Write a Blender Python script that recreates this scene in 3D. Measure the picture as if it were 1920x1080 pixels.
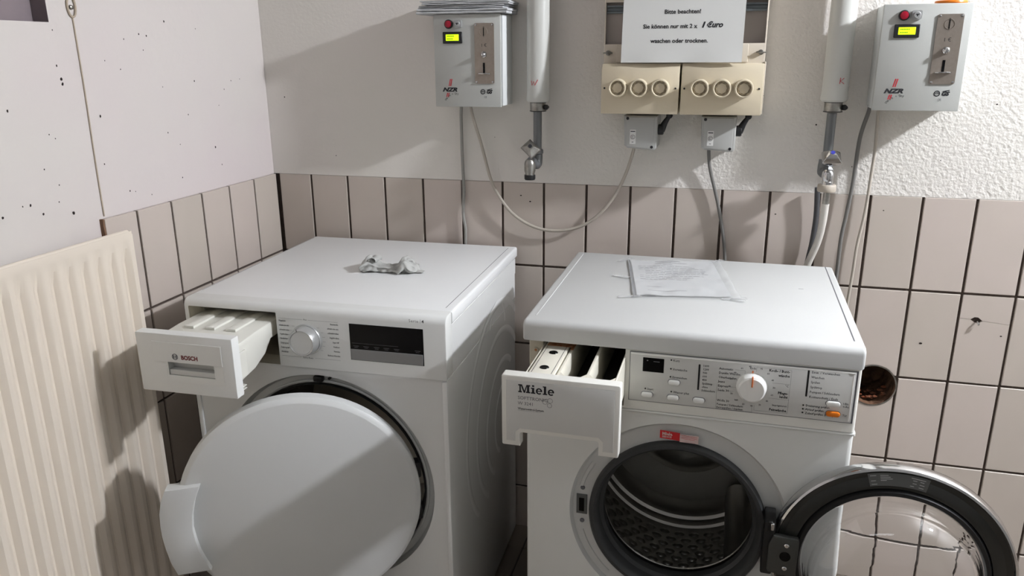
import bpy, bmesh, math, random
from mathutils import Vector, Matrix, noise
random.seed(7)
PI = math.pi
scene = bpy.context.scene
for o in list(bpy.data.objects):
    bpy.data.objects.remove(o)
COL = scene.collection

# ------------------------------------------------------------------ camera, light, exposure
cam_data = bpy.data.cameras.new('camera')
cam_data.sensor_width = 36.0
cam_data.lens = 1465.1 / 1920 * 36.0
cam_data.clip_start = 0.02
cam = bpy.data.objects.new('camera', cam_data)
COL.objects.link(cam)
_R = (Matrix.Rotation(0.24597933, 3, 'Z') @ Matrix.Rotation(1.27799667, 3, 'X') @ Matrix.Rotation(0.02207617, 3, 'Y')).to_4x4()
cam.matrix_world = Matrix.Translation((1.23831, -1.97524, 1.36080)) @ _R
scene.camera = cam
scene.view_settings.view_transform = 'Standard'
scene.view_settings.look = 'None'
scene.view_settings.gamma = 1.0
scene.view_settings.use_curve_mapping = False
scene.view_settings.exposure = 0.55
world = bpy.data.worlds.new('world')
scene.world = world
world.use_nodes = True
world.node_tree.nodes['Background'].inputs[0].default_value = (0.05, 0.05, 0.05, 1)
world.node_tree.nodes['Background'].inputs[1].default_value = 1.0
LAMP = Vector((2.95, -0.60, 2.20))       # the cellar lamp right of the frame
LAMP_R = 0.055
LAMP_POWER = 1230.0
FILL_POWER = 4.0                         # added fill light, unseen, further back in the room
LAMP_COLOR = (0.965, 1.0, 1.08)

# ------------------------------------------------------------------ materials
def lin(c):
    c = c / 255.0
    return c / 12.92 if c <= 0.04045 else ((c + 0.055) / 1.055) ** 2.4
def rgb(r, g, b):
    return (lin(r), lin(g), lin(b), 1.0)
def setin(n, key, v):
    if key in n.inputs:
        n.inputs[key].default_value = v
def material(name, col, rough=0.5, metal=0.0, spec=0.5, bump=None, vary=None, coat=0.0, trans=0.0, ior=1.45, emit=None, estr=0.0, alpha=1.0):
    """bump=(scale, strength, detail); vary=(scale, amount, other colour)"""
    m = bpy.data.materials.new(name)
    m.use_nodes = True
    nt = m.node_tree
    p = nt.nodes['Principled BSDF']
    p.inputs['Base Color'].default_value = col
    p.inputs['Roughness'].default_value = rough
    p.inputs['Metallic'].default_value = metal
    setin(p, 'Specular IOR Level', spec)
    setin(p, 'Coat Weight', coat)
    setin(p, 'Coat Roughness', 0.08)
    setin(p, 'Transmission Weight', trans)
    setin(p, 'IOR', ior)
    setin(p, 'Alpha', alpha)
    if emit:
        setin(p, 'Emission Color', emit)
        setin(p, 'Emission Strength', estr)
    tc = None
    if bump or vary:
        tc = nt.nodes.new('ShaderNodeTexCoord')
    if vary:
        n = nt.nodes.new('ShaderNodeTexNoise')
        n.inputs['Scale'].default_value = vary[0]
        n.inputs['Detail'].default_value = 4
        nt.links.new(tc.outputs['Object'], n.inputs['Vector'])
        r = nt.nodes.new('ShaderNodeMapRange')
        r.inputs['From Min'].default_value = 0.35
        r.inputs['From Max'].default_value = 0.65
        r.inputs['To Max'].default_value = vary[1]
        nt.links.new(n.outputs['Fac'], r.inputs['Value'])
        mx = nt.nodes.new('ShaderNodeMixRGB')
        mx.inputs['Color1'].default_value = col
        mx.inputs['Color2'].default_value = vary[2]
        nt.links.new(r.outputs['Result'], mx.inputs['Fac'])
        nt.links.new(mx.outputs['Color'], p.inputs['Base Color'])
    if bump:
        n = nt.nodes.new('ShaderNodeTexNoise')
        n.inputs['Scale'].default_value = bump[0]
        n.inputs['Detail'].default_value = bump[2]
        nt.links.new(tc.outputs['Object'], n.inputs['Vector'])
        b = nt.nodes.new('ShaderNodeBump')
        b.inputs['Strength'].default_value = bump[1]
        b.inputs['Distance'].default_value = 0.01
        nt.links.new(n.outputs['Fac'], b.inputs['Height'])
        nt.links.new(b.outputs['Normal'], p.inputs['Normal'])
    return m

M = {}
M['plaster'] = material('plaster_white', rgb(222, 216, 210), 0.9, spec=0.2, bump=(110, 0.4, 5), vary=(2.2, 0.5, rgb(214, 212, 201)))
def rougher_to_the_right(m, x0, x1, a, b):
    """the plaster is trowelled smooth near the corner and rough further right"""
    nt = m.node_tree
    ge = nt.nodes.new('ShaderNodeNewGeometry')
    sp = nt.nodes.new('ShaderNodeSeparateXYZ')
    mr = nt.nodes.new('ShaderNodeMapRange')
    for k, v in (('From Min', x0), ('From Max', x1), ('To Min', a), ('To Max', b)):
        mr.inputs[k].default_value = v
    nt.links.new(ge.outputs['Position'], sp.inputs[0])
    nt.links.new(sp.outputs['X'], mr.inputs['Value'])
    for n in nt.nodes:
        if n.type == 'BUMP':
            nt.links.new(mr.outputs['Result'], n.inputs['Strength'])
rougher_to_the_right(M['plaster'], 0.6, 1.1, 0.07, 0.36)
M['plaster_left'] = material('painted_concrete', rgb(206, 196, 194), 0.85, spec=0.2, bump=(18, 0.12, 6), vary=(1.4, 0.8, rgb(207, 204, 196)))
M['plaster_plain'] = material('plaster_plain', rgb(150, 149, 146), 0.9, spec=0.2, bump=(40, 0.2, 4))
M['niche'] = material('niche_grey', rgb(142, 130, 132), 0.9, spec=0.2, vary=(9, 0.7, rgb(126, 116, 120)))
M['grout'] = material('dark_grout', rgb(84, 74, 68), 0.95, spec=0.1, bump=(160, 0.5, 3))
M['pit'] = material('pit_dark', rgb(48, 42, 40), 0.95, spec=0.1)
M['lid_white'] = material('white_lid', rgb(232, 233, 232), 0.34, spec=0.45, bump=(900, 0.02, 2))
M['lid_white2'] = material('white_lid_matt', rgb(200, 201, 199), 0.5, spec=0.25, bump=(900, 0.02, 2))
M['enamel'] = material('white_enamel', rgb(222, 223, 219), 0.25, spec=0.5)
M['enamel_side'] = material('white_enamel_side', rgb(222, 223, 221), 0.16, spec=0.5)
M['fascia'] = material('white_fascia', rgb(220, 221, 218), 0.35, spec=0.5)
M['door_white'] = material('door_white', rgb(204, 205, 203), 0.35, spec=0.5)
M['fascia2'] = material('ivory_fascia', rgb(226, 225, 218), 0.4, spec=0.45)
M['panel_grey'] = material('pale_grey_panel', rgb(206, 206, 202), 0.42, spec=0.45)
M['tray'] = material('off_white_plastic', rgb(222, 218, 204), 0.35, spec=0.5)
M['tank'] = material('milky_plastic', rgb(218, 217, 208), 0.35, spec=0.5)
M['bay'] = material('ivory_liner', rgb(196, 190, 172), 0.5)
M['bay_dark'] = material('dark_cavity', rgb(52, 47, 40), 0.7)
M['rust'] = material('rust_stain', rgb(150, 78, 34), 0.85, vary=(120, 0.9, rgb(190, 150, 110)))
M['black'] = material('black_plastic', rgb(26, 26, 27), 0.45)
M['black_gloss'] = material('black_gloss', rgb(8, 8, 9), 0.2, spec=0.2)
M['ink'] = material('ink_black', rgb(32, 32, 36), 0.7)
M['ink_grey'] = material('ink_grey', rgb(104, 104, 108), 0.7)
M['ink_red'] = material('ink_red', rgb(190, 30, 44), 0.6)
M['ink_dred'] = material('ink_dark_red', rgb(112, 34, 38), 0.6)
M['ink_white'] = material('ink_white', rgb(190, 190, 190), 0.6)
M['silver'] = material('silver_plastic', rgb(168, 169, 168), 0.35, metal=0.35)
M['dial_ring'] = material('dial_ring_satin', rgb(190, 191, 190), 0.28, metal=0.6)
M['dial_face'] = material('dial_face_white', rgb(216, 217, 215), 0.4)
M['strip_grey'] = material('button_strip_grey', rgb(138, 139, 140), 0.4, metal=0.2)
M['button'] = material('button_white', rgb(238, 238, 234), 0.35)
M['orange'] = material('orange_plastic', rgb(226, 122, 26), 0.35)
M['orange_mark'] = material('orange_mark', rgb(224, 130, 78), 0.5)
M['chrome'] = material('chrome', rgb(205, 205, 205), 0.12, metal=1.0)
M['chrome_old'] = material('worn_chrome', rgb(168, 166, 160), 0.3, metal=0.9, vary=(60, 0.6, rgb(110, 106, 98)))
M['steel'] = material('drum_steel', rgb(174, 172, 166), 0.32, metal=0.95)
M['brushed'] = material('brushed_steel', rgb(158, 148, 138), 0.38, metal=0.75, vary=(160, 0.3, rgb(140, 130, 120)))
M['zinc'] = material('grey_pipe_steel', rgb(118, 120, 121), 0.4, metal=0.55)
M['seal'] = material('grey_rubber', rgb(58, 59, 59), 0.5, spec=0.4)
M['gasket'] = material('black_rubber', rgb(20, 20, 20), 0.4)
M['door_black'] = material('smoked_door_ring', rgb(44, 45, 42), 0.18, spec=0.6)
M['hinge'] = material('dark_hinge_metal', rgb(74, 75, 72), 0.4, metal=0.4)
M['glass'] = material('door_glass', (1, 1, 1, 1), 0.0, trans=1.0, ior=1.5)
M['recess_grey'] = material('recess_grey', rgb(198, 199, 196), 0.35)
M['radiator'] = material('cream_radiator_enamel', rgb(222, 211, 196), 0.38, spec=0.45)
M['box_grey'] = material('coin_box_paint', rgb(180, 181, 176), 0.42, bump=(500, 0.03, 2))
M['box_side'] = material('coin_box_side', rgb(214, 216, 214), 0.5)
M['lcd'] = material('lcd_green', rgb(190, 230, 20), 0.5, emit=rgb(196, 240, 10), estr=0.75)
M['lcd_ink'] = material('lcd_ink', rgb(120, 150, 10), 0.5)
M['red_lamp'] = material('red_lens', rgb(150, 20, 42), 0.25)
M['beige'] = material('beige_plastic', rgb(208, 196, 172), 0.42, vary=(14, 0.4, rgb(200, 188, 160)))
M['beige2'] = material('beige_housing', rgb(204, 194, 178), 0.45)
M['window_grey'] = material('cloudy_cover', rgb(176, 166, 158), 0.3)
M['rail'] = material('zinc_rail', rgb(120, 126, 128), 0.35, metal=0.5)
M['switch_grey'] = material('switch_grey', rgb(168, 168, 164), 0.45)
M['sticker'] = material('sticker_pale', rgb(214, 214, 210), 0.5)
M['sticker_red'] = material('sticker_red', rgb(196, 36, 40), 0.45)
M['sticker_pink'] = material('sticker_pink', rgb(206, 182, 178), 0.5)
M['label_grey'] = material('label_silver', rgb(96, 98, 96), 0.4, metal=0.2)
M['paper'] = material('paper_white', rgb(206, 206, 202), 0.6, spec=0.3)
M['paper2'] = material('paper_sheet', rgb(204, 205, 205), 0.55, spec=0.3)
M['news'] = material('newsprint', rgb(196, 197, 198), 0.8, vary=(45, 0.6, rgb(160, 162, 164)))
M['sleeve_pipe'] = material('grey_pipe_cover', rgb(196, 196, 190), 0.35, spec=0.45)
M['cable_grey'] = material('cable_grey', rgb(142, 140, 134), 0.5)
M['cable_light'] = material('cable_light', rgb(176, 168, 156), 0.5)
M['cable_dark'] = material('cable_dark', rgb(112, 110, 106), 0.5)
M['hose_white'] = material('hose_white', rgb(206, 202, 194), 0.4)
M['hose_dark'] = material('hose_dark', rgb(70, 70, 72), 0.5)
M['nut_beige'] = material('nut_beige', rgb(178, 168, 154), 0.5)
M['cord'] = material('cord_beige', rgb(176, 162, 144), 0.8)
M['cloth'] = material('grey_cotton', rgb(186, 186, 182), 0.95, spec=0.1, bump=(900, 0.2, 3), vary=(60, 0.6, rgb(158, 158, 154)))
M['lining'] = material('rusty_pipe_wall', rgb(112, 84, 66), 0.9, spec=0.1, bump=(60, 0.8, 5), vary=(30, 0.8, rgb(58, 44, 36)))
M['rubble'] = material('brick_rubble', rgb(138, 78, 52), 0.95, spec=0.1, vary=(40, 0.9, rgb(86, 70, 60)))
M['blue'] = material('blue_cap', rgb(52, 56, 150), 0.4)
M['lamp'] = material('lamp_glow', (1, 1, 1, 1), 0.5, emit=(*LAMP_COLOR, 1), estr=LAMP_POWER)
M['tube'] = material('fill_glow', (1, 1, 1, 1), 0.5, emit=(*LAMP_COLOR, 1), estr=FILL_POWER)  # glow of the added fill light
# thin clear film of the document sleeve: glossy coat over see-through
def film_material():
    m = bpy.data.materials.new('clear_film')
    m.use_nodes = True
    nt = m.node_tree
    nt.nodes.clear()
    out = nt.nodes.new('ShaderNodeOutputMaterial')
    mix = nt.nodes.new('ShaderNodeMixShader')
    tr = nt.nodes.new('ShaderNodeBsdfTransparent')
    gl = nt.nodes.new('ShaderNodeBsdfPrincipled')
    gl.inputs['Base Color'].default_value = rgb(224, 226, 226)
    gl.inputs['Roughness'].default_value = 0.15
    mix.inputs[0].default_value = 0.30
    nt.links.new(tr.outputs[0], mix.inputs[1])
    nt.links.new(gl.outputs[0], mix.inputs[2])
    nt.links.new(mix.outputs[0], out.inputs[0])
    return m
M['film'] = film_material()

def tile_material(name, base, var, rough):
    m = bpy.data.materials.new(name)
    m.use_nodes = True
    nt = m.node_tree
    p = nt.nodes['Principled BSDF']
    p.inputs['Roughness'].default_value = rough
    oi = nt.nodes.new('ShaderNodeObjectInfo')
    ge = nt.nodes.new('ShaderNodeNewGeometry')
    n = nt.nodes.new('ShaderNodeTexNoise')
    n.inputs['Scale'].default_value = 9
    n.inputs['Detail'].default_value = 3
    nt.links.new(ge.outputs['Position'], n.inputs['Vector'])
    add = nt.nodes.new('ShaderNodeMath')
    add.operation = 'ADD'
    half = nt.nodes.new('ShaderNodeMath')
    half.operation = 'MULTIPLY'
    half.inputs[1].default_value = 0.45
    nt.links.new(oi.outputs['Random'], half.inputs[0])
    nt.links.new(half.outputs[0], add.inputs[0])
    mul = nt.nodes.new('ShaderNodeMath')
    mul.operation = 'MULTIPLY'
    mul.inputs[1].default_value = 0.55
    nt.links.new(n.outputs['Fac'], mul.inputs[0])
    nt.links.new(mul.outputs[0], add.inputs[1])
    mx = nt.nodes.new('ShaderNodeMixRGB')
    mx.inputs['Color1'].default_value = base
    mx.inputs['Color2'].default_value = var
    nt.links.new(add.outputs[0], mx.inputs['Fac'])
    nt.links.new(mx.outputs['Color'], p.inputs['Base Color'])
    n2 = nt.nodes.new('ShaderNodeTexNoise')
    n2.inputs['Scale'].default_value = 14
    nt.links.new(ge.outputs['Position'], n2.inputs['Vector'])
    b = nt.nodes.new('ShaderNodeBump')
    b.inputs['Strength'].default_value = 0.05
    b.inputs['Distance'].default_value = 0.01
    nt.links.new(n2.outputs['Fac'], b.inputs['Height'])
    nt.links.new(b.outputs['Normal'], p.inputs['Normal'])
    return m
M['tile'] = tile_material('wall_tile_glaze', rgb(196, 183, 175), rgb(182, 173, 161), 0.34)
M['tile_cut'] = material('tile_raw_edge', rgb(120, 92, 72), 0.9)
M['floor_tile'] = tile_material('floor_tile_brown', rgb(120, 110, 98), rgb(104, 94, 84), 0.4)

def floor_base_material():
    m = bpy.data.materials.new('floor_tiling')
    m.use_nodes = True
    nt = m.node_tree
    p = nt.nodes['Principled BSDF']
    ge = nt.nodes.new('ShaderNodeNewGeometry')
    br = nt.nodes.new('ShaderNodeTexBrick')
    br.offset = 0.0
    br.inputs['Scale'].default_value = 1.0
    br.inputs['Brick Width'].default_value = 0.125
    br.inputs['Row Height'].default_value = 0.125
    br.inputs['Mortar Size'].default_value = 0.004
    br.inputs['Color1'].default_value = rgb(118, 108, 97)
    br.inputs['Color2'].default_value = rgb(106, 96, 86)
    br.inputs['Mortar'].default_value = rgb(60, 52, 46)
    nt.links.new(ge.outputs['Position'], br.inputs['Vector'])
    nt.links.new(br.outputs['Color'], p.inputs['Base Color'])
    p.inputs['Roughness'].default_value = 0.5
    return m
M['floor_base'] = floor_base_material()

# ------------------------------------------------------------------ mesh helpers
def bmn():
    return bmesh.new()
def box(bm, x0, x1, y0, y1, z0, z1, bev=0.0, seg=2, sel=None, mat=0):
    c = [(x0, y0, z0), (x1, y0, z0), (x1, y1, z0), (x0, y1, z0), (x0, y0, z1), (x1, y0, z1), (x1, y1, z1), (x0, y1, z1)]
    v = [bm.verts.new(p) for p in c]
    fs = [bm.faces.new([v[i] for i in q]) for q in ((0, 3, 2, 1), (4, 5, 6, 7), (0, 1, 5, 4), (1, 2, 6, 5), (2, 3, 7, 6), (3, 0, 4, 7))]
    for f in fs:
        f.material_index = mat
    if bev > 0:
        es = set(e for f in fs for e in f.edges)
        if sel:
            es = [e for e in es if sel((e.verts[0].co + e.verts[1].co) / 2, (e.verts[1].co - e.verts[0].co).normalized())]
        bmesh.ops.bevel(bm, geom=list(es), offset=bev, segments=seg, profile=0.5, affect='EDGES')
    return bm
def prism(bm, pts, a0, a1, axis='y', bev=0.0, seg=2, front_only=False):
    """polygon in the plane across `axis`, extruded from a0 to a1. axis y: pts are (x,z); x: (y,z); z: (x,y)"""
    def P(u, v, a):
        return {'y': (u, a, v), 'x': (a, u, v), 'z': (u, v, a)}[axis]
    A = [bm.verts.new(P(u, v, a0)) for u, v in pts]
    B = [bm.verts.new(P(u, v, a1)) for u, v in pts]
    n = len(pts)
    f0 = bm.faces.new(A)
    f1 = bm.faces.new(B[::-1])
    side = [bm.faces.new((A[i], A[(i + 1) % n], B[(i + 1) % n], B[i])) for i in range(n)]
    bmesh.ops.recalc_face_normals(bm, faces=[f0, f1] + side)
    if bev > 0:
        es = set(f0.edges) | (set() if front_only else set(f1.edges))
        bmesh.ops.bevel(bm, geom=list(es), offset=bev, segments=seg, profile=0.5, affect='EDGES')
    return f0
def lathe(bm, prof, c=(0, 0, 0), axis='y', n=48, closed=False, a0=0.0, a1=2 * PI):
    """prof: (radius, height) along axis. closed joins last point to first"""
    full = abs(a1 - a0 - 2 * PI) < 1e-6
    k = n if full else n + 1
    rings = []
    for r, h in prof:
        if r < 1e-7:
            p = {'y': (c[0], c[1] + h, c[2]), 'z': (c[0], c[1], c[2] + h), 'x': (c[0] + h, c[1], c[2])}[axis]
            rings.append([bm.verts.new(p)] * k)
            continue
        ring = []
        for i in range(k):
            t = a0 + (a1 - a0) * i / n
            u, v = r * math.cos(t), r * math.sin(t)
            p = {'y': (c[0] + u, c[1] + h, c[2] + v), 'z': (c[0] + u, c[1] + v, c[2] + h), 'x': (c[0] + h, c[1] + u, c[2] + v)}[axis]
            ring.append(bm.verts.new(p))
        rings.append(ring)
    m = len(rings)
    for j in range(m if closed else m - 1):
        A, B = rings[j], rings[(j + 1) % m]
        for i in range(n):
            i2 = (i + 1) % k
            q = [A[i], A[i2], B[i2], B[i]]
            u = []
            for x in q:
                if x not in u:
                    u.append(x)
            if len(u) >= 3:
                try:
                    bm.faces.new(u)
                except ValueError:
                    pass
    return bm
def cyl(bm, c, r, h, axis='y', n=24, bev=0.0):
    if bev > 0:
        return lathe(bm, [(0, 0), (r - bev, 0), (r, bev), (r, h - bev), (r - bev, h), (0, h)], c, axis, n)
    return lathe(bm, [(0, 0), (r, 0), (r, h), (0, h)], c, axis, n)
def smooth_path(pts, sub=6):
    P = [Vector(p) for p in pts]
    P = [P[0] * 2 - P[1]] + P + [P[-1] * 2 - P[-2]]
    out = []
    for i in range(1, len(P) - 2):
        for s in range(sub):
            t = s / sub
            a, b, c, d = P[i - 1], P[i], P[i + 1], P[i + 2]
            out.append(0.5 * ((2 * b) + (c - a) * t + (2 * a - 5 * b + 4 * c - d) * t * t + (3 * b - a - 3 * c + d) * t ** 3))
    out.append(P[-2])
    return out
def tube(bm, pts, r, n=10, sub=6, smooth=True, caps=True):
    path = smooth_path(pts, sub) if smooth else [Vector(p) for p in pts]
    prev = None
    up = Vector((0.31, 0.95, 0.05))
    rings = []
    for i, p in enumerate(path):
        t = (path[min(i + 1, len(path) - 1)] - path[max(i - 1, 0)]).normalized()
        if prev is None:
            a = t.cross(up).normalized()
        else:
            a = (prev - t * prev.dot(t)).normalized()
        prev = a
        b = t.cross(a)
        rr = r[min(i, len(r) - 1)] if isinstance(r, (list, tuple)) else r
        rings.append([bm.verts.new(p + (a * math.cos(2 * PI * k / n) + b * math.sin(2 * PI * k / n)) * rr) for k in range(n)])
    for A, B in zip(rings[:-1], rings[1:]):
        for k in range(n):
            bm.faces.new((A[k], A[(k + 1) % n], B[(k + 1) % n], B[k]))
    if caps:
        bm.faces.new(rings[0][::-1])
        bm.faces.new(rings[-1])
    return bm
def link(name, me, parent=None, loc=(0, 0, 0), rot=(0, 0, 0)):
    o = bpy.data.objects.new(name, me)
    COL.objects.link(o)
    o.location = loc
    o.rotation_euler = rot
    if parent:
        o.parent = parent
    return o
def obj(name, bm, mats, parent=None, loc=(0, 0, 0), rot=(0, 0, 0), smooth=True, angle=0.62, label=None):
    bmesh.ops.remove_doubles(bm, verts=bm.verts, dist=1e-6)
    bmesh.ops.recalc_face_normals(bm, faces=bm.faces)
    if smooth:
        for f in bm.faces:
            f.smooth = True
        for e in bm.edges:
            e.smooth = not (len(e.link_faces) == 2 and e.calc_face_angle(0) > angle)
    me = bpy.data.meshes.new(name)
    bm.to_mesh(me)
    bm.free()
    for m in (mats if isinstance(mats, (list, tuple)) else [mats]):
        me.materials.append(M[m] if isinstance(m, str) else m)
    o = link(name, me, parent, loc, rot)
    if label:
        o['label'] = label
    return o
def pieces(name, bm, mats, parent=None, **k):
    """every loose piece of bm becomes an object of its own"""
    bm.verts.index_update()
    left = set(bm.verts)
    out = []
    while left:
        seed = left.pop()
        isl = {seed}
        st = [seed]
        while st:
            v = st.pop()
            for e in v.link_edges:
                w = e.other_vert(v)
                if w not in isl:
                    isl.add(w); st.append(w)
        left -= isl
        nb = bmn()
        mp = {v: nb.verts.new(v.co) for v in isl}
        fs = {f for v in isl for f in v.link_faces}
        for f in fs:
            g = nb.faces.new([mp[v] for v in f.verts])
            g.material_index = f.material_index
        out.append(obj(name, nb, mats, parent, **k))
    bm.free()
    return out
def thing(name, label, cat, loc=(0, 0, 0), rotz=0.0, group=None):
    o = bpy.data.objects.new(name, None)
    o.empty_display_size = 0.05
    COL.objects.link(o)
    o.location = loc
    o.rotation_euler = (0, 0, rotz)
    o['label'] = label
    o['category'] = cat
    if group:
        o['group'] = group
    return o
def tag(o, label, cat, group=None):
    o['label'] = label
    o['category'] = cat
    if group:
        o['group'] = group
    return o
def struct(o):
    o['kind'] = 'structure'
    return o
def cut(o, builder, mat=None):
    """subtract a shape from o's mesh for good (the cutter is thrown away)"""
    bm = bmn()
    builder(bm)
    bmesh.ops.recalc_face_normals(bm, faces=bm.faces)
    me = bpy.data.meshes.new('tmp')
    bm.to_mesh(me)
    bm.free()
    if mat:
        me.materials.append(M[mat])
    c = bpy.data.objects.new('tmp', me)
    COL.objects.link(c)
    c.matrix_world = o.matrix_world if not o.parent else Matrix.Identity(4)
    par, mw = o.parent, o.matrix_basis.copy()
    o.parent = None
    c.matrix_world = mw
    md = o.modifiers.new('cut', 'BOOLEAN')
    md.operation = 'DIFFERENCE'
    md.solver = 'EXACT'
    md.object = c
    if mat:
        md.material_mode = 'TRANSFER'
    bpy.context.view_layer.update()
    dg = bpy.context.evaluated_depsgraph_get()
    new = bpy.data.meshes.new_from_object(o.evaluated_get(dg))
    o.modifiers.remove(md)
    old = o.data
    new.name = old.name
    o.data = new
    bpy.data.objects.remove(c)
    bm = bmn()
    bm.from_mesh(new)
    for f in bm.faces:
        f.smooth = True
    for e in bm.edges:
        e.smooth = not (len(e.link_faces) == 2 and e.calc_face_angle(0) > 0.62)
    bm.to_mesh(new)
    bm.free()
    o.parent = par
    return o
def text(body, size, mat, parent, loc, name='lettering', align='LEFT', bold=0.0, shear=0.0, xs=1.0, rot=None, space=1.0, res=2, depth=0.0):
    """writing that stands in the x-z plane and faces -y"""
    cu = bpy.data.curves.new('writing', 'FONT')
    cu.body = body
    cu.size = size
    cu.align_x = align
    cu.offset = bold
    cu.shear = shear
    cu.resolution_u = res
    cu.space_character = space
    cu.extrude = depth
    t = bpy.data.objects.new('writing', cu)
    COL.objects.link(t)
    bpy.context.view_layer.update()
    dg = bpy.context.evaluated_depsgraph_get()
    me = bpy.data.meshes.new_from_object(t.evaluated_get(dg))
    bpy.data.objects.remove(t)
    bpy.data.curves.remove(cu)
    me.transform(Matrix.Diagonal((xs, 1, 1, 1)))
    me.materials.clear()
    me.materials.append(M[mat])
    me.name = name
    return link(name, me, parent, loc, rot or (PI / 2, 0, 0))
def join_meshes(name, objs, parent):
    """several flat bits of print become one part"""
    bm = bmn()
    mats = []
    for o in objs:
        me = o.data
        for m in me.materials:
            if m not in mats:
                mats.append(m)
    for o in objs:
        me = o.data.copy()
        me.transform(o.matrix_basis)
        tmp = bmn()
        tmp.from_mesh(me)
        idx = mats.index(me.materials[0])
        for f in tmp.faces:
            f.material_index = idx
        tmp.to_mesh(me)
        tmp.free()
        bm.from_mesh(me)
        bpy.data.meshes.remove(me)
        bpy.data.objects.remove(o)
    me = bpy.data.meshes.new(name)
    bm.to_mesh(me)
    bm.free()
    for m in mats:
        me.materials.append(m)
    return link(name, me, parent)
def bars(rects, y, mat, parent, name='print_marks', t=0.0002):
    """flat printed strokes: (x0, z0, x1, z1, width)"""
    bm = bmn()
    for x0, z0, x1, z1, w in rects:
        d = Vector((x1 - x0, 0, z1 - z0))
        if d.length < 1e-6:
            continue
        n = Vector((-d.z, 0, d.x)).normalized() * w / 2
        a, b = Vector((x0, y, z0)), Vector((x1, y, z1))
        bm.faces.new([bm.verts.new(p) for p in (a - n, b - n, b + n, a + n)])
    return obj(name, bm, mat, parent, smooth=False)

# ------------------------------------------------------------------ room
ZT = 1.035                    # top of the tiles
TP, TH = 0.1125, 0.225        # tile pitch across and up
X0, Y0 = 0.10665, 0.11642     # first full joint on back wall and on left wall
JW = 0.0062                   # joint width
RX, FY, CZ = 3.75, -3.3, 2.45  # right wall, wall behind the camera, ceiling

bm = bmn(); box(bm, -0.3, RX + 0.2, FY - 0.2, 0.2, -0.2, -0.0015)
floor = struct(obj('floor', bm, 'floor_base', smooth=False))
bm = bmn(); box(bm, -0.3, RX + 0.2, FY - 0.2, 0.2, CZ, CZ + 0.15)
struct(obj('ceiling', bm, 'plaster_plain', smooth=False))
bm = bmn(); box(bm, RX, RX + 0.2, FY, 0.2, -0.1, CZ)
struct(obj('wall_right', bm, 'plaster_plain', smooth=False))
bm = bmn(); box(bm, -0.2, RX + 0.2, FY - 0.2, FY, -0.1, CZ)
struct(obj('wall_front', bm, 'plaster_plain', smooth=False))
# back wall: plaster above, mortar bed below
HC, HR = (1.628, 0.558), 0.054
bm = bmn()
prism(bm, [(0.0005, CZ), (0.0005, ZT), (0.0045, ZT - 0.0005), (0.0045, -0.1), (0.22, -0.1), (0.22, CZ)], -0.2, RX, 'x')
wall_back = struct(obj('wall_back', bm, ['plaster', 'grout'], smooth=False))
for p in wall_back.data.polygons:
    if p.center.z < ZT - 0.01 and p.center.y < 0.1:
        p.material_index = 1
cut(wall_back, lambda b: cyl(b, (HC[0], -0.05, HC[1]), HR, 0.2, 'y', 40))
# left wall
bm = bmn(); box(bm, -0.22, -0.010, FY, 0.0, -0.1, CZ)
wall_left = struct(obj('wall_left', bm, 'plaster_left', smooth=False))
cut(wall_left, lambda b: box(b, -.045, 0.05, -1.16, -0.710, 1.421, 1.72), 'niche')
bm = bmn(); box(bm, -0.0105, -0.0045, -0.660, 0, -0.05, ZT - 0.001)
obj('mortar_bed', bm, 'grout', wall_left, smooth=False)
# concrete pits and small holes in the left wall, one patch of the wall
pits = [(-.388, 1.433), (-.474, 1.404), (-.521, 1.393), (-.451, 1.401), (-.279, 1.42), (-.467, 1.371), (-.584, 1.35), (-.543, 1.332), (-.709, 1.342), (-.703, 1.317), (-.702, 1.308), (-.835, 1.266), (-.619, 1.241), (-.306, 1.3), (-.159, 1.296), (-.121, 1.299), (-.192, 1.276), (-.42, 1.291), (-.221, 1.238), (-.754, 1.217), (-.741, 1.208), (-.385, 1.158), (-.254, 1.137), (-.235, 1.091), (-.343, 1.224), (-.392, 1.081), (-.567, 1.078), (-.551, 1.074), (-.824, 1.093), (-.799, 1.072), (-.728, 1.06), (-.841, 1.094), (-.886, 1.082), (-.751, 1.12), (-.758, 1.088), (-.502, 1.059), (-.422, 1.189), (-.628, 1.144), (-.705, 1.407), (-.779, 1.154)]
big = {(-.728, 1.06): .0042, (-.703, 1.317): .0034, (-.702, 1.308): .0034, (-.799, 1.072): .003, (-.824, 1.093): .003, (-.388, 1.433): .003, (-.619, 1.241): .003, (-.254, 1.137): .003, (-.886, 1.082): .003, (-.835, 1.266): .0026, (-.306, 1.3): .0024}
bm = bmn()
for (y, z) in pits:
    r = big.get((y, z), 0.0020 * random.uniform(0.7, 1.2))
    r *= .78
    n = 9
    ph = random.random() * 6
    vs = [bm.verts.new((-0.0097, y + r * random.uniform(.7, 1.2) * math.cos(ph + 2 * PI * i / n), z + r * random.uniform(.9, 1.5) * math.sin(ph + 2 * PI * i / n))) for i in range(n)]
    c = bm.verts.new((-0.0093, y, z))
    for i in range(n):
        bm.faces.new((vs[i], vs[(i + 1) % n], c))
o = obj('concrete_pit', bm, 'pit', wall_left); o['kind'] = 'stuff'
# pits in the plaster of the back wall
bm = bmn()
for (x, z, r) in [(0.045, 1.247, .0018), (1.432, 1.195, .002), (1.80, 1.245, .0018), (1.705, 1.12, .0012), (1.309, 1.26, .0014), (1.306, 1.245, .0012), (0.19, 1.09, .0014), (0.65, 1.15, .001), (1.52, 1.10, .0012)]:
    vs = [bm.verts.new((x + r * math.cos(2 * PI * i / 7), 0.0002, z + r * math.sin(2 * PI * i / 7))) for i in range(7)]
    bm.faces.new(vs)
o = obj('plaster_pit', bm, 'pit', wall_back); o['kind'] = 'stuff'

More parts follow.
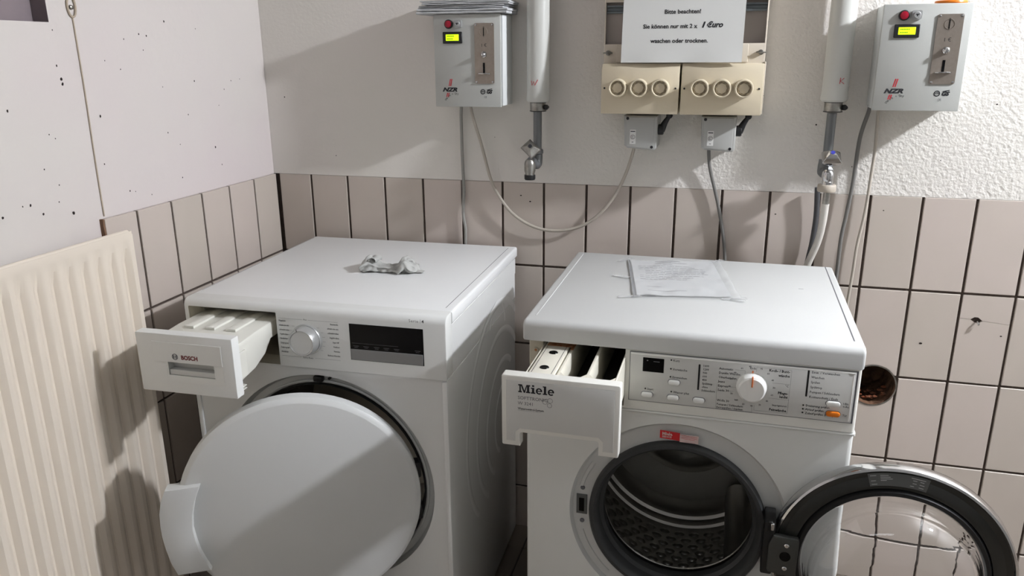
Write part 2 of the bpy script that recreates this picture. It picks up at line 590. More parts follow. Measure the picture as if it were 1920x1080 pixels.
# tiles: one mesh for alike tiles, an object each
def tile_mesh(w, h, d=0.0085, axis='y'):
    bm = bmn()
    box(bm, -w / 2, w / 2, 0.0, d, -h / 2, h / 2, 0.0011, 1, sel=lambda c, t: c.y < 1e-5)
    if axis == 'x':
        bmesh.ops.rotate(bm, verts=bm.verts, cent=(0, 0, 0), matrix=Matrix.Rotation(PI / 2, 3, 'Z'))
    for f in bm.faces:
        f.smooth = False
    me = bpy.data.meshes.new('tile')
    bm.to_mesh(me); bm.free()
    me.materials.append(M['tile'])
    return me
_cache = {}
def place_tile(parent, axis, a0, a1, z0, z1):
    w, h = round(a1 - a0 - JW, 5), round(z1 - z0 - JW, 5)
    k = (axis, w, h)
    if k not in _cache:
        _cache[k] = tile_mesh(w, h, axis=axis)
    c = (a0 + a1) / 2; z = (z0 + z1) / 2
    loc = (c, 0, z) if axis == 'y' else (0, c, z)
    return link('tile', _cache[k], parent, loc)
rows = [(ZT - TH * (r + 1), ZT - TH * r) for r in range(4)] + [(-0.004, ZT - TH * 4)]
rows[0] = (rows[0][0], ZT + JW / 2 - 0.0008)
for ri, (z0, z1) in enumerate(rows):
    z0t = max(z0, -JW / 2)
    xs = [JW / 2 + 0.001] + [X0 + TP * i for i in range(33)]
    for i in range(len(xs) - 1):
        if ri == 1 and i == 16:
            # cracked tile: two pieces either side of a hairline, with a broken notch
            xa, xb = xs[i] + JW / 2, xs[i + 1] - JW / 2
            ya, yb = z0t + JW / 2, z1 - JW / 2
            zc0, zc1 = 0.750, 0.741
            def zc(x):
                return zc0 + (zc1 - zc0) * (x - xa) / (xb - xa)
            nx0, nx1 = 1.820, 1.846
            up = [(xa, yb), (xa, zc(xa) + .0004), (nx0, zc(nx0) + .0004), (1.828, zc(1.828) + .007), (1.836, zc(1.836) + .0075), (nx1, zc(nx1) + .0004), (xb, zc(xb) + .0004), (xb, yb)]
            lo = [(xa, ya), (xb, ya), (xb, zc(xb) - .0004), (nx1, zc(nx1) - .0004), (1.838, zc(1.838) - .008), (1.829, zc(1.829) - .006), (nx0, zc(nx0) - .0004), (xa, zc(xa) - .0004)]
            bm = bmn()
            prism(bm, up, 0.0, 0.0085); prism(bm, lo, 0.0, 0.0085)
            o = obj('tile', bm, 'tile', wall_back, smooth=False, label='cracked pinkish wall tile broken across below the joint')
            continue
        t = place_tile(wall_back, 'y', xs[i], xs[i + 1], z0t, z1)
        if ri in (1, 2) and i in (14, 15):
            if (i == 14) or (i == 15 and ri in (1, 2)):
                t.data = t.data.copy()
                lx, lz = t.location.x, t.location.z
                cut(t, lambda b: cyl(b, (HC[0] - lx, -0.05, HC[1] - lz), HR, 0.1, 'y', 40))
for ri, (z0, z1) in enumerate(rows):
    z0t = max(z0, -JW / 2)
    ys = [-JW / 2 - 0.0005] + [-(Y0 + TP * i) for i in range(5)] + [-0.664]
    for i in range(len(ys) - 1):
        place_tile(wall_left, 'x', ys[i + 1], ys[i], z0t, z1)
# dark adhesive edge at the free end of the left wall's tiles
bm = bmn(); prism(bm, [(-.0102, .3), (-.0102, 1.0345), (-.001, 1.0345), (-.002, 1.02), (-.0005, 1.0), (-.002, .97), (-.001, .3)], -0.6655, -0.6612, 'y')
# (x,z) polygon extruded along y
obj('adhesive_edge', bm, 'tile_cut', wall_left, smooth=False)
# floor tiles
bm = bmn(); box(bm, -0.06, 0.06, -0.06, 0.06, -0.003, 0.0, 0.0008, 1, sel=lambda c, t: c.z > -1e-5)
ft = bpy.data.meshes.new('floor_tile'); bm.to_mesh(ft); bm.free(); ft.materials.append(M['floor_tile'])
for i in range(20):
    for j in range(13):
        link('floor_tile', ft, floor, (0.0625 + 0.058 + 0.125 * i - 0.058, -0.1075 + 0.0625 - 0.125 * j - 0.0 - 0.0, 0))
# pipe hole through the back wall, with its lining and rubble
bm = bmn()
lathe(bm, [(HR + .0015, -0.0012), (HR - .0022, -0.0012), (HR - .003, 0.03), (HR - .004, 0.13), (0.0, 0.135)], (HC[0], 0, HC[1]), 'y', 40)
ho = obj('hole_lining', bm, ['lining', 'chrome_old'], wall_back)
for p in ho.data.polygons:
    if p.center.y < 0.0005:
        p.material_index = 1
bm = bmn()
for k in range(26):
    a = random.uniform(-2.6, -0.5)
    rr = HR - 0.006 - random.uniform(0, .012)
    y = random.uniform(0.008, 0.07)
    s = random.uniform(.002, .0055)
    r = bmesh.ops.create_icosphere(bm, subdivisions=1, radius=s)
    for v in r['verts']:
        v.co = Vector((v.co.x * 1.5, v.co.y, v.co.z * .7)) + Vector([random.uniform(-.001, .001) for _ in range(3)]) + Vector((HC[0] + rr * math.cos(a), y, HC[1] + rr * math.sin(a)))
o = obj('brick_rubble', bm, 'rubble', wall_back, smooth=False); o['kind'] = 'stuff'

# the cellar lamp and an added fill light (both outside the frame)
lamp = thing('ceiling_lamp', 'round white globe lamp on a short stem under the cellar ceiling', 'lamp', (LAMP.x, LAMP.y, CZ))
bm = bmn(); lathe(bm, [(0, 0), (.06, 0), (.06, -.012), (.02, -.02), (.02, LAMP.z - CZ + LAMP_R), (0, LAMP.z - CZ + LAMP_R)], (0, 0, 0), 'z', 24)
obj('base', bm, 'fascia', lamp)
bm = bmn(); bmesh.ops.create_uvsphere(bm, u_segments=24, v_segments=14, radius=LAMP_R)
obj('globe', bm, 'lamp', lamp, loc=(0, 0, LAMP.z - CZ))
fill = thing('fill_light', 'added unseen fill light on the ceiling behind the viewer, shaped as a long tube', 'lamp', (0.9, -2.35, CZ))
bm = bmn(); box(bm, -0.65, 0.65, -0.06, 0.06, -0.05, 0, 0.008)
obj('housing', bm, 'fascia', fill)  # casing around the added fill light
bm = bmn(); box(bm, -0.60, 0.60, -0.045, 0.045, -0.075, -0.05, 0.01)
obj('fill_emitter', bm, 'tube', fill)

# ------------------------------------------------------------------ tumble dryer (left machine)
dry = thing('tumble_dryer', 'white tumble dryer in the corner with its round solid door ajar and drawer pulled out', 'dryer', (0.1402, -0.6313, 0), 0.0251)
DW = 0.588
bm = bmn(); box(bm, 0.002, DW - 0.002, 0.004, 0.585, 0.02, 0.729, 0.006, 3, sel=lambda c, t: (abs(t.z) > .9 or c.z < .03))
dbody = obj('cabinet', bm, ['enamel_side', 'recess_grey', 'bay'], dry)
cut(dbody, lambda b: lathe(b, [(0, -0.05), (0.247, -0.05), (0.247, 0.006), (0.240, 0.024), (0, 0.024)], (.303, 0, .468), 'y', 72), 'recess_grey')
cut(dbody, lambda b: cyl(b, (.303, 0.0, .468), 0.222, 0.40, 'y', 64), 'recess_grey')
bm = bmn(); box(bm, 0.003, DW - 0.003, 0.038, 0.585, 0.7285, 0.8375)
up = obj('upper_cabinet', bm, ['enamel_side', 'bay'], dry)
cut(up, lambda b: box(b, .024, .208, -0.1, 0.46, .737, .8345), 'bay')
# control panel with rounded upper front edge
prof = [(0.0, 0.731), (0.0, 0.848)] + [(0.017 - 0.017 * math.cos(t), 0.848 + 0.017 * math.sin(t)) for t in [PI / 2 * k / 6 for k in range(1, 7)]] + [(0.040, 0.865), (0.040, 0.731)]
bm = bmn(); prism(bm, prof, 0.0, DW, 'x', 0.0035, 2)
dpanel = obj('control_panel', bm, ['fascia', 'bay'], dry)
cut(dpanel, lambda b: prism(b, [(.011, .733), (.218, .733), (.218, .847), (.216, .849), (.013, .849), (.011, .847)], -0.1, 0.1), 'bay')
# bevelled inner frame of the drawer bay
bm = bmn()
fo = [(.0112, .7332), (.2178, .7332), (.2178, .8488), (.0112, .8488)]
fi = [(.024, .739), (.208, .739), (.208, .8345), (.024, .8345)]
A = [bm.verts.new((x, 0.006, z)) for x, z in fo]; B = [bm.verts.new((x, 0.036, z)) for x, z in fi]
for i in range(4):
    bm.faces.new((A[i], A[(i + 1) % 4], B[(i + 1) % 4], B[i]))
obj('bay_frame', bm, 'bay', dry, smooth=False)
# lid
bm = bmn(); box(bm, -0.0008, DW + 0.0008, 0.040, 0.600, 0.8375, 0.865, 0.005, 3, sel=lambda c, t: (c.y > .05 and (abs(t.y) > .9 or c.y > .55)))
obj('lid', bm, 'lid_white', dry)
bm = bmn(); box(bm, .5685, .5697, 0.060, 0.580, 0.8648, 0.8652); box(bm, -.0006 + .006, -.0006 + .0066, .06, .58, .8648, .8652)
pieces('lid_groove', bm, 'ink_grey', dry, smooth=False)
bm = bmn(); box(bm, DW - .0032, DW - .0012, 0.03, 0.584, 0.795, 0.8375, .0008, 1)
obj('side_rail', bm, 'enamel_side', dry)
# embossed rings on the right side panel
def arcring(bm, cy, cz, r, w, h, x, a0, a1, n=48):
    w, h = w * 1.5, h * .55
    lathe(bm, [(r - w, 0), (r - w * .5, h), (r, h * 1.2), (r + w * .5, h), (r + w, 0)], (x, cy, cz), 'x', n, a0=a0, a1=a1)
bm = bmn()
arcring(bm, .40, .49, .275, .006, .0022, DW - .002, PI * .18, PI * 1.25)
arcring(bm, .42, .47, .215, .006, .0022, DW - .002, PI * .05, PI * 1.3)
arcring(bm, .44, .45, .150, .006, .0022, DW - .002, PI * .3, PI * 1.3)
arcring(bm, .46, .44, .095, .005, .0022, DW - .002, PI * .45, PI * 1.3)
arcring(bm, .40, .70, .072, .004, .0016, DW - .002, 0, PI * .9)
bmesh.ops.bisect_plane(bm, geom=list(bm.verts) + list(bm.edges) + list(bm.faces), plane_co=(0, .578, 0), plane_no=(0, 1, 0), clear_outer=True)
pieces('side_embossing', bm, 'enamel_side', dry)
# front edge strip (bright corner of cabinet)
bm = bmn(); box(bm, DW - .012, DW - .001, .0005, .006, .0205, .727, .002, 2)
box(bm, .001, .012, .0005, .006, .0205, .727, .002, 2)
pieces('corner_strip', bm, 'enamel_side', dry)
bm = bmn()
for x in (.06, .53):
    for y in (.06, .52):
        cyl(bm, (x, y, 0), .022, .021, 'z', 16)
pieces('foot', bm, 'black', dry)
# door surround: ring lip, seal and dark opening
bm = bmn()
lathe(bm, [(.2235, .024), (.2235, .020), (.2265, .0185), (.2295, .020), (.2295, .024)], (.303, 0, .468), 'y', 72)
obj('door_rim', bm, 'recess_grey', dry)
bm = bmn()
lathe(bm, [(.2218, .012), (.2218, .055), (.205, .062), (.200, .10)], (.303, 0, .468), 'y', 72)
obj('door_seal', bm, 'gasket', dry)
bm = bmn()
lathe(bm, [(.205, .10), (.214, .12), (.2195, .16), (.2195, .36), (.10, .39), (0, .392)], (.303, 0, .468), 'y', 64)
obj('drum', bm, 'steel', dry)
bm = bmn()
box(bm, .283, .305, .012, .026, .694, .707, .003, 2); cyl(bm, (.318, .018, .7025), .003, .008, 'y', 12)
obj('latch', bm, 'black', dry)
# door, 23 degrees open, hinged at the right
bm = bmn()
lathe(bm, [(0, .0), (.232, .0), (.2345, .0008), (.2425, .008), (.2435, .012), (.2435, .030), (.240, .034), (.20, .036), (.188, .050), (.165, .062), (0, .064)], (0, 0, 0), 'y', 96)
door = obj('door', bm, 'door_white', dry, loc=(.303, -.110, .468), rot=(0, 0, math.radians(23.4)), angle=0.5)
h = [(-.256, .073), (-.19, .077), (-.2035, .044), (-.211, .012), (-.214, -.018), (-.211, -.045), (-.206, -.072), (-.198, -.096), (-.189, -.117), (-.254, -.121), (-.264, -.092), (-.270, -.060), (-.2735, -.030), (-.274, -.007), (-.2725, .022), (-.266, .050)]
bm = bmn(); prism(bm, h, -0.0125, 0.016, 'y', 0.0016, 2)
obj('handle', bm, 'door_white', door, label='light grey curved grip plate of the dryer door')
bm = bmn()
for z in (-.05, .05):
    box(bm, .222, .246, .020, .048, z - .018, z + .018, .004, 2)
pieces('hinge', bm, 'black', door)
# pulled-out drawer with its water tank
bm = bmn(); prism(bm, [(.006, .725), (.0055, .845), (.0075, .8468), (.2165, .8468), (.2175, .845), (.2175, .726), (.2155, .724), (.008, .724)], -0.160, -0.138, 'y', 0.0022, 2, front_only=True)
drawer = obj('drawer', bm, ['fascia', 'recess_grey'], dry)
def U(u): return .006 + .2115 * u
def V(v): return .8468 - .1228 * v
cut(drawer, lambda b: prism(b, [(U(.31), V(.47)), (U(.79), V(.47)), (U(.79), V(.69)), (U(.31), V(.69))], -0.2, -0.143), 'recess_grey')
bm = bmn(); prism(bm, [(U(.17), V(.13)), (U(.885), V(.13)), (U(.885), V(.465)), (U(.17), V(.465))], -0.1618, -0.1595, 'y', 0.0008, 1)
obj('drawer_plate', bm, 'fascia', drawer)
bm = bmn()
for (u0, v0, u1, v1) in [(.18, .50, .30, .80), (.80, .50, .885, .80), (.30, .705, .80, .80)]:
    box(bm, U(u0), U(u1), -.1604, -.1595, V(v1), V(v0))
pieces('grip_frame', bm, 'fascia', drawer, smooth=False)
bm = bmn(); box(bm, U(.312), U(.788), -.158, -.1435, V(.688), V(.60), .0008, 1)
obj('grip_lip', bm, 'recess_grey', drawer)
ex, ez = U(.402), V(.365)
bm = bmn()
lathe(bm, [(.0052, 0), (.0064, 0), (.0064, -.0006), (.0052, -.0006)], (ex, -.1618, ez), 'y', 28, closed=True)
lathe(bm, [(.0026, 0), (.0031, 0), (.0031, -.0005), (.0026, -.0005)], (ex, -.1618, ez), 'y', 20, closed=True)
box(bm, ex - .0038, ex + .0038, -.1623, -.1618, ez - .0005, ez + .0005)
box(bm, ex - .0040, ex - .0028, -.1623, -.1618, ez - .004, ez + .004); box(bm, ex + .0028, ex + .0040, -.1623, -.1618, ez - .004, ez + .004)
obj('emblem', bm, 'ink_grey', drawer, smooth=False)
text('BOSCH', .0118, 'ink_dred', drawer, (U(.465), -.1621, ez - .0043), bold=.0005, res=4, xs=.95)
bm = bmn()
prism(bm, [(-.138, .742), (-.138, .812), (-.132, .822), (-.05, .827), (.30, .829), (.30, .800), (-.005, .792), (-.030, .768), (-.070, .752)], .020, .205, 'x', .004, 2)
obj('tank', bm, 'tank', drawer)
bm = bmn()
for x in (.062, .110, .158):
    prism(bm, [(x - .013, -.070), (x + .009, -.070), (x + .013, .12), (x - .009, .12)], .824, .8318, 'z', .003, 2, )
pieces('tank_rib', bm, 'tank', drawer)
bm = bmn()
box(bm, .2045, .2095, -.136, -.104, .752, .806, .0015, 1)
box(bm, .190, .2125, -.138, -.118, .730, .7325, .0006, 1); box(bm, .190, .2125, -.138, -.118, .736, .7385, .0006, 1); box(bm, .190, .2105, -.138, -.126, .724, .7265, .0006, 1)
pieces('guide', bm, 'tank', drawer)
# dial
bm = bmn()
lathe(bm, [(.0335, 0), (.0335, -.003), (.0325, -.0045), (.031, -.0045)], (.284, 0, .795), 'y', 48)
lathe(bm, [(.031, -.003), (.0295, -.022), (.0275, -.0255), (.0255, -.0255), (.0240, -.0235), (0, -.0225)], (.284, 0, .795), 'y', 48)
dial = obj('dial', bm, ['dial_ring', 'dial_face'], dry)
for p in dial.data.polygons:
    if math.hypot(p.center.x - .284, p.center.z - .795) < .0242:
        p.material_index = 1
bars([(.2775, .8195, .2765, .825, .0014)], -.0262, 'ink', dial, 'pointer')
# display
bm = bmn(); prism(bm, [(.3815, .7590), (.5405, .7590), (.5405, .8375), (.3815, .8375)], -0.0012, 0.004, 'y', .0008, 1)
disp = obj('display', bm, 'black_gloss', dry)
bm = bmn(); box(bm, .383, .539, -.0022, -.001, .7602, .7835, .0006, 1)
obj('button_strip', bm, 'strip_grey', disp)
rs = [(.386, .7965, .487, .7965, .0006)]
for x in (.389, .411, .434, .455, .477, .522):
    rs += [(x, .7935 - .003, x + .012, .7935 - .003, .0009), (x + .002, .7875, x + .010, .7875, .0008)]
bars(rs, -.0014, 'ink_grey', disp, 'print_marks')
L = []
lab = 'lettering'
L.append(text('Serie', .0088, 'ink_grey', dry, (.511, -.0003, .8505), space=1.15)); L.append(text('4', .0088, 'ink', dry, (.5385, -.0003, .8505), bold=.0003))
L.append(bars([(.5355, .8495, .5355, .858, .0005)], -.0003, 'ink_grey', dry))
left = ['Pflegeleicht', 'schranktrocken extra', 'schranktrocken', 'bügeltrocken', 'Handtücher', 'Zeitprogramm', 'Zeitprog. kalt', 'Wollefinish']
right = ['Baumwolle', 'schranktrocken extra', 'schranktrocken', 'bügeltrocken', 'Super 40\'', 'Outdoor', 'Hemden', 'Business-Hemden']
for k, s in enumerate(left):
    z = .8305 - .0098 * k
    L.append(text(s, .0052, 'ink', dry, (.2235, -.0003, z), bold=.00006, res=1, xs=(.5 if len(s) > 15 else .68)))
for k, s in enumerate(right):
    z = .8305 - .0098 * k
    L.append(text(s, .0052, 'ink', dry, (.3575, -.0003, z), align='RIGHT', bold=.00006, res=1, xs=(.55 if len(s) > 15 else .75)))
L.append(text('Aus', .0052, 'ink', dry, (.284, -.0003, .8365), align='CENTER', res=1))
L.append(text('Extra Kurz', .0052, 'ink', dry, (.284, -.0003, .7525), align='CENTER', res=1))
rs = [(.2235, .8375, .278, .8375, .0004), (.290, .8375, .3575, .8375, .0004), (.2235, .7545, .268, .7545, .0004), (.300, .7545, .3575, .7545, .0004)]
for k in range(1, 7):
    z = .832 - .0098 * k
    dx = math.sqrt(max(.037 ** 2 - (z - .795) ** 2, 0))
    rs += [(.284 - dx - .006, z, .284 - dx, z, .0004), (.284 + dx, z, .284 + dx + .006, z, .0004)]
L.append(bars(rs, -.0003, 'ink_grey', dry))
join_meshes('lettering', L, dry)

# ------------------------------------------------------------------ washing machine (right machine)
WX, WY, WA = 0.8896, -0.6327, -0.00476
wm = thing('washing_machine', 'white front-loading washing machine with its glass door swung wide open beside the pipe hole', 'washing machine', (WX, WY, 0), WA)
WW, WD = 0.597, 0.542
C0 = (.300, .494)
bm = bmn(); box(bm, 0.004, WW - .001, 0.004, .538, .028, .716, .010, 3, sel=lambda c, t: abs(t.z) > .9 or c.z < .03)
wbody = obj('cabinet', bm, ['enamel', 'recess_grey', 'bay_dark'], wm)
cut(wbody, lambda b: lathe(b, [(0, -0.05), (.2065, -0.05), (.2065, .004), (.201, .0125), (0, .0125)], (C0[0], 0, C0[1]), 'y', 96), 'recess_grey')
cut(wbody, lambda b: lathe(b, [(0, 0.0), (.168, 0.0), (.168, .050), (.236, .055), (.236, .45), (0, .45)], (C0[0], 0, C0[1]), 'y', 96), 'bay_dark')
bm = bmn(); box(bm, 0.002, WW, 0.0, .50, .7165, .7225, .0028, 3, sel=lambda c, t: c.y < .1)
obj('bead', bm, 'enamel', wm)
bm = bmn(); box(bm, 0.004, WW - .002, 0.0, .520, .7235, .8405, .006, 3, sel=lambda c, t: abs(t.z) > .9 and c.y < .1)
wpan = obj('control_housing', bm, ['fascia2', 'bay', 'bay_dark'], wm)
cut(wpan, lambda b: box(b, .030, .1935, -.1, .36, .728, .846), 'bay')
cut(wpan, lambda b: prism(b, [(-.02, .726), (.0305, .726), (.0305, .860), (-.02, .860)], -.1, .045), 'fascia2')
# filler behind the cut corner of the panel (ivory inner cheek)
bm = bmn(); box(bm, .0045, .0315, .030, .046, .7237, .8405, .001, 1); cyl(bm, (.018, .026, .812), .0045, .006, 'y', 16)
obj('cheek', bm, 'bay', wm)
bm = bmn(); lathe(bm, [(.0028, 0), (0, 0)], (.018, .0255, .812), 'y', 14)
obj('cheek_screw', bm, 'rust', wm)
# lid, soft front edge
prof = [(-.004, .8425), (-.004, .868)] + [(.009 - .013 * math.cos(t), .868 + .013 * math.sin(t)) for t in [PI / 2 * k / 6 for k in range(1, 7)]] + [(.534, .881), (.542, .874), (.542, .8425)]
bm = bmn(); prism(bm, prof, -.0005, WW + .0005, 'x', .006, 3)
lid = obj('lid', bm, 'lid_white2', wm, angle=.9)
bm = bmn()
box(bm, .5805, .5825, .032, .534, .8808, .8813)
pieces('lid_groove', bm, 'ink_grey', wm, smooth=False)
bm = bmn(); box(bm, .016, .0185, .030, .520, .8806, .8816, .0004, 1)
obj('lid_ridge', bm, 'lid_white2', wm, smooth=False)
bm = bmn()
for x in (.06, .54):
    for y in (.06, .48):
        cyl(bm, (x, y, 0), .022, .029, 'z', 16)
pieces('foot', bm, 'black', wm)
# control plate with frame
PX0, PX1, PZ0, PZ1 = .203, .588, .7425, .8375
bm = bmn()
box(bm, PX0 - .0012, PX1 + .0012, -.0006, .001, PZ0 - .0012, PZ1 + .0012)
obj('plate_gap', bm, 'ink_grey', wm, smooth=False)
bm = bmn(); box(bm, PX0, PX1 - .002, -.0022, .002, PZ0, PZ1, .0012, 2)
cplate = obj('control_plate', bm, 'panel_grey', wm)
bm = bmn()
box(bm, PX0 + .001, PX1 - .003, -.0048, -.0018, PZ1 - .0035, PZ1 - .0005, .001, 2)
box(bm, PX1 - .0075, PX1 - .0045, -.0032, -.0018, PZ0 + .003, PZ1 - .004, .0008, 1)
pieces('plate_border', bm, 'button', cplate)
def capsule(bm, cx, cz, w, hgt, y0, y1, bev=.001):
    r = hgt / 2
    pts = [(cx - w / 2 + r + r * math.cos(t), cz + r * math.sin(t)) for t in [PI / 2 + PI * k / 8 for k in range(9)]]
    pts += [(cx + w / 2 - r + r * math.cos(t), cz + r * math.sin(t)) for t in [-PI / 2 + PI * k / 8 for k in range(9)]]
    prism(bm, pts, y0, y1, 'y', bev, 2, front_only=True)
for (bx, bz, mt) in [(.236, .757, 'button'), (.2835, .786, 'button'), (.283, .756, 'button'), (.329, .756, 'button'), (.5545, .776, 'button'), (.556, .757, 'orange')]:
    bm = bmn(); capsule(bm, bx, bz, .0205 if bx < .5 else .023, .0095, -.0075, -.001, .0022)
    b = obj('button', bm, mt, cplate, label='orange door release button' if mt == 'orange' else None)
    bm = bmn(); capsule(bm, bx, bz, .0225 if bx < .5 else .025, .0115, -.0026, -.0018, .0002)
    obj('button_rim', bm, 'ink_grey', b)
bm = bmn(); box(bm, .226, .264, -.0028, -.001, .8015, .829, .0005, 1)
wd = obj('display', bm, 'black_gloss', cplate)
bars([(.233, .8235, .2355, .8235, .002), (.245, .8225, .256, .8225, .0012)], -.003, 'ink_grey', wd)
bm = bmn(); capsule(bm, 0, 0, .050, .0032, -.0028, -.0018, .0002)
bmesh.ops.rotate(bm, verts=bm.verts, cent=(0, 0, 0), matrix=Matrix.Rotation(PI / 2, 3, 'Y'))
me_o = obj('indicator_strip', bm, 'black', cplate, loc=(.3265, 0, .8005))
o2 = me_o.copy(); COL.objects.link(o2); o2.location = (.5095, 0, .809)
L = []
YT = -.0026
def tx(s, x, z, size=.0062, al='LEFT', ink='ink', bold=.00005):
    L.append(text(s, size, ink, cplate, (x, YT, z), align=al, bold=bold, res=1, xs=.92))
tx('Kurz', .280, .826); tx('Vorwäsche', .280, .809); tx('Einweichen', .280, .7935)
tx('Start', .236, .7655); tx('Wasser plus', .283, .7645)
for k, s in enumerate(['1600', '1200', '900', '600', '400', 'Spülstop', 'ohne', 'Schleudern']):
    tx(s, .3325, .8215 - .0068 * k, .0058)
for k, s in enumerate(['Automatic', 'Dunkle Wäsche', 'Oberhemden', 'Jeans', 'Express', 'Seide 30']):
    tx(s, .3605, .8195 - .0083 * k, .0062)
tx('Wolle 30', .3605, .758); tx('Pumpen / Schleudern', .3605, .7505, .0058); tx('Extraspülen / Stärken', .3605, .7445, .0058)
tx('Ende', .418, .8255, .0058, 'CENTER')
tx('Koch- / Bunt-', .4795, .8245, .0068, 'RIGHT', bold=.0002); tx('wäsche', .4795, .8165, .0068, 'RIGHT', bold=.0002); tx('°C', .4795, .798, .006, 'RIGHT')
tx('Pflege-', .4795, .7835, .0068, 'RIGHT', bold=.0002); tx('leicht', .4795, .7765, .0068, 'RIGHT', bold=.0002)
tx('Imprägnieren', .4795, .760, .0050, 'RIGHT'); tx('Feinwäsche', .4795, .7505, .0068, 'RIGHT', bold=.0002)
for k, s in enumerate(['95', '60', '40', '30', '60', '40', '30', '40', '30', 'kalt', '30', '40', '60', '40', '60', '40']):
    a = math.radians(68 - 22 * k)
    tx(s, .418 + .0375 * math.cos(a), .7915 + .0375 * math.sin(a), .0046, 'CENTER')
for k, s in enumerate(['Einw. / Vorwaschen', 'Waschen', 'Spülen', 'Spülstop', 'Pumpen / Schleudern', 'Knitterschutz / Ende']):
    tx(s, .5145, .8285 - .0092 * k, .0062)
for k, s in enumerate(['Dosierung prüfen', 'Ablauf prüfen', 'Zulauf prüfen (H2O)']):
    tx(s, .5105, .7655 - .0072 * k, .0060)
tx('I-Ein', .5705, .776, .0052); tx('0-Aus', .5705, .7705, .0052); tx('Tür', .5715, .754, .0052)
rs = [(.388, .8215, .405, .8215, .0003), (.405, .8215, .405, .815, .0003), (.424, .830, .482, .830, .0003), (.424, .830, .424, .8215, .0003), (.482, .830, .4815, .748, .0003), (.452, .8035, .482, .8035, .0003), (.448, .774, .482, .774, .0003), (.425, .748, .4815, .748, .0003), (.425, .748, .425, .758, .0003),
      (.359, .791, .359, .7435, .0003), (.359, .7435, .4215, .7435, .0003), (.4215, .7435, .4215, .756, .0003), (.385, .8135, .388, .8135, .0003), (.392, .801, .398, .801, .0003), (.38, .788, .392, .788, .0003), (.380, .780, .388, .780, .0003)]
L.append(bars(rs, YT, 'ink_grey', cplate))
bm = bmn()
for (x, z) in [(.2765, .8285), (.2765, .8115), (.2765, .796), (.2325, .768), (.2795, .767), (.5065, .7675), (.5065, .7605), (.5065, .7535)]:
    cyl(bm, (x, YT - .0002, z), .0015, .0006, 'y', 10)
L.append(obj('dots', bm, 'black', cplate))
join_meshes('lettering', L, cplate)
bm = bmn()
lathe(bm, [(.0265, -.0015), (.0255, -.006), (.0235, -.018), (.0205, -.0205), (0, -.0212)], (.418, 0, .7925), 'y', 48)
kn = obj('dial', bm, 'button', cplate)
bm = bmn(); box(bm, .4166, .4192, -.0228, -.0185, .799, .8185, .0006, 1); box(bm, .4168, .4190, -.004, -.0022, .8185, .8225)
obj('dial_mark', bm, 'orange_mark', kn)
# door surround details
bm = bmn()
lathe(bm, [(.168, .0125), (.1675, .003), (.164, -.002), (.158, -.0025), (.1535, .002), (.1505, .010), (.1495, .026), (.1435, .032), (.1425, .046), (.150, .060), (.168, .064)], (C0[0], 0, C0[1]), 'y', 96)
obj('door_seal', bm, 'seal', wm)
bm = bmn()
prof = [(.1455, .066), (.147, .064), (.149, .066), (.160, .073), (.205, .082), (.214, .10), (.214, .315), (.208, .318), (.208, .326), (.214, .329), (.214, .352), (.207, .356), (.207, .366), (.212, .370), (.212, .40), (.20, .42), (.13, .43), (.10, .41), (.04, .40), (0, .40)]
lathe(bm, prof, (C0[0], 0, C0[1]), 'y', 96)
drum = obj('drum', bm, 'steel', wm)
# rows of raised pads on the drum wall
bm = bmn()
for j in range(9):
    y = .100 + .0235 * j
    for i in range(40):
        a = 2 * PI * (i + .5 * (j % 2)) / 40
        if any(abs((a - b + PI) % (2 * PI) - PI) < .12 for b in (0.12, 2.2, 5.4)):
            continue
        c = Vector((C0[0] + .2135 * math.cos(a), y, C0[1] + .2135 * math.sin(a)))
        n = Vector((-math.cos(a), 0, -math.sin(a))); t = Vector((-math.sin(a), 0, math.cos(a)))
        ring = [bm.verts.new(c + t * (.0125 * math.cos(q)) + Vector((0, 1, 0)) * (.0085 * math.sin(q))) for q in [PI / 4 * s for s in range(8)]]
        ring2 = [bm.verts.new(c + n * .004 + t * (.007 * math.cos(q)) + Vector((0, 1, 0)) * (.0045 * math.sin(q))) for q in [PI / 4 * s for s in range(8)]]
        for s in range(8):
            bm.faces.new((ring[s], ring[(s + 1) % 8], ring2[(s + 1) % 8], ring2[s]))
        bm.faces.new(ring2)
o = obj('drum_pads', bm, 'steel', drum, angle=2.0); o['kind'] = 'stuff'
for b in (0.12, 2.2, 5.4):
    bm = bmn()
    pts = []
    for k in range(9):
        u = k / 8 - .5
        pts.append((u * .075, .045 * (1 - (2 * u) ** 2) ** .6 if abs(u) < .5 else 0))
    prism(bm, pts[:1] + pts[1:-1] + pts[-1:], .11, .40, 'y', .003, 2)
    R = Matrix.Rotation(-(b + PI / 2), 4, 'Y')
    for v in bm.verts:
        u, hh = v.co.x, v.co.z
        n = Vector((-math.cos(b), 0, -math.sin(b))); t = Vector((-math.sin(b), 0, math.cos(b)))
        v.co = Vector((C0[0], v.co.y, C0[1])) - n * .213 + n * (hh - .004) + t * u
    obj('drum_paddle', bm, 'steel', drum)
bm = bmn(); prism(bm, [(.106, .477), (.1275, .477), (.1275, .5215), (.106, .5215)], .0105, .0128, 'y', .001, 1)
ls = obj('latch_plate', bm, 'label_grey', wm)
bm = bmn(); box(bm, .1115, .1215, .0095, .0115, .484, .513)
obj('latch_slot', bm, 'black_gloss', ls, smooth=False)
for z in (.536, .462):
    bm = bmn(); cyl(bm, (.118, .0095, z), .0045, .004, 'y', 14, .001)
    obj('screw', bm, 'ink_grey', wm)
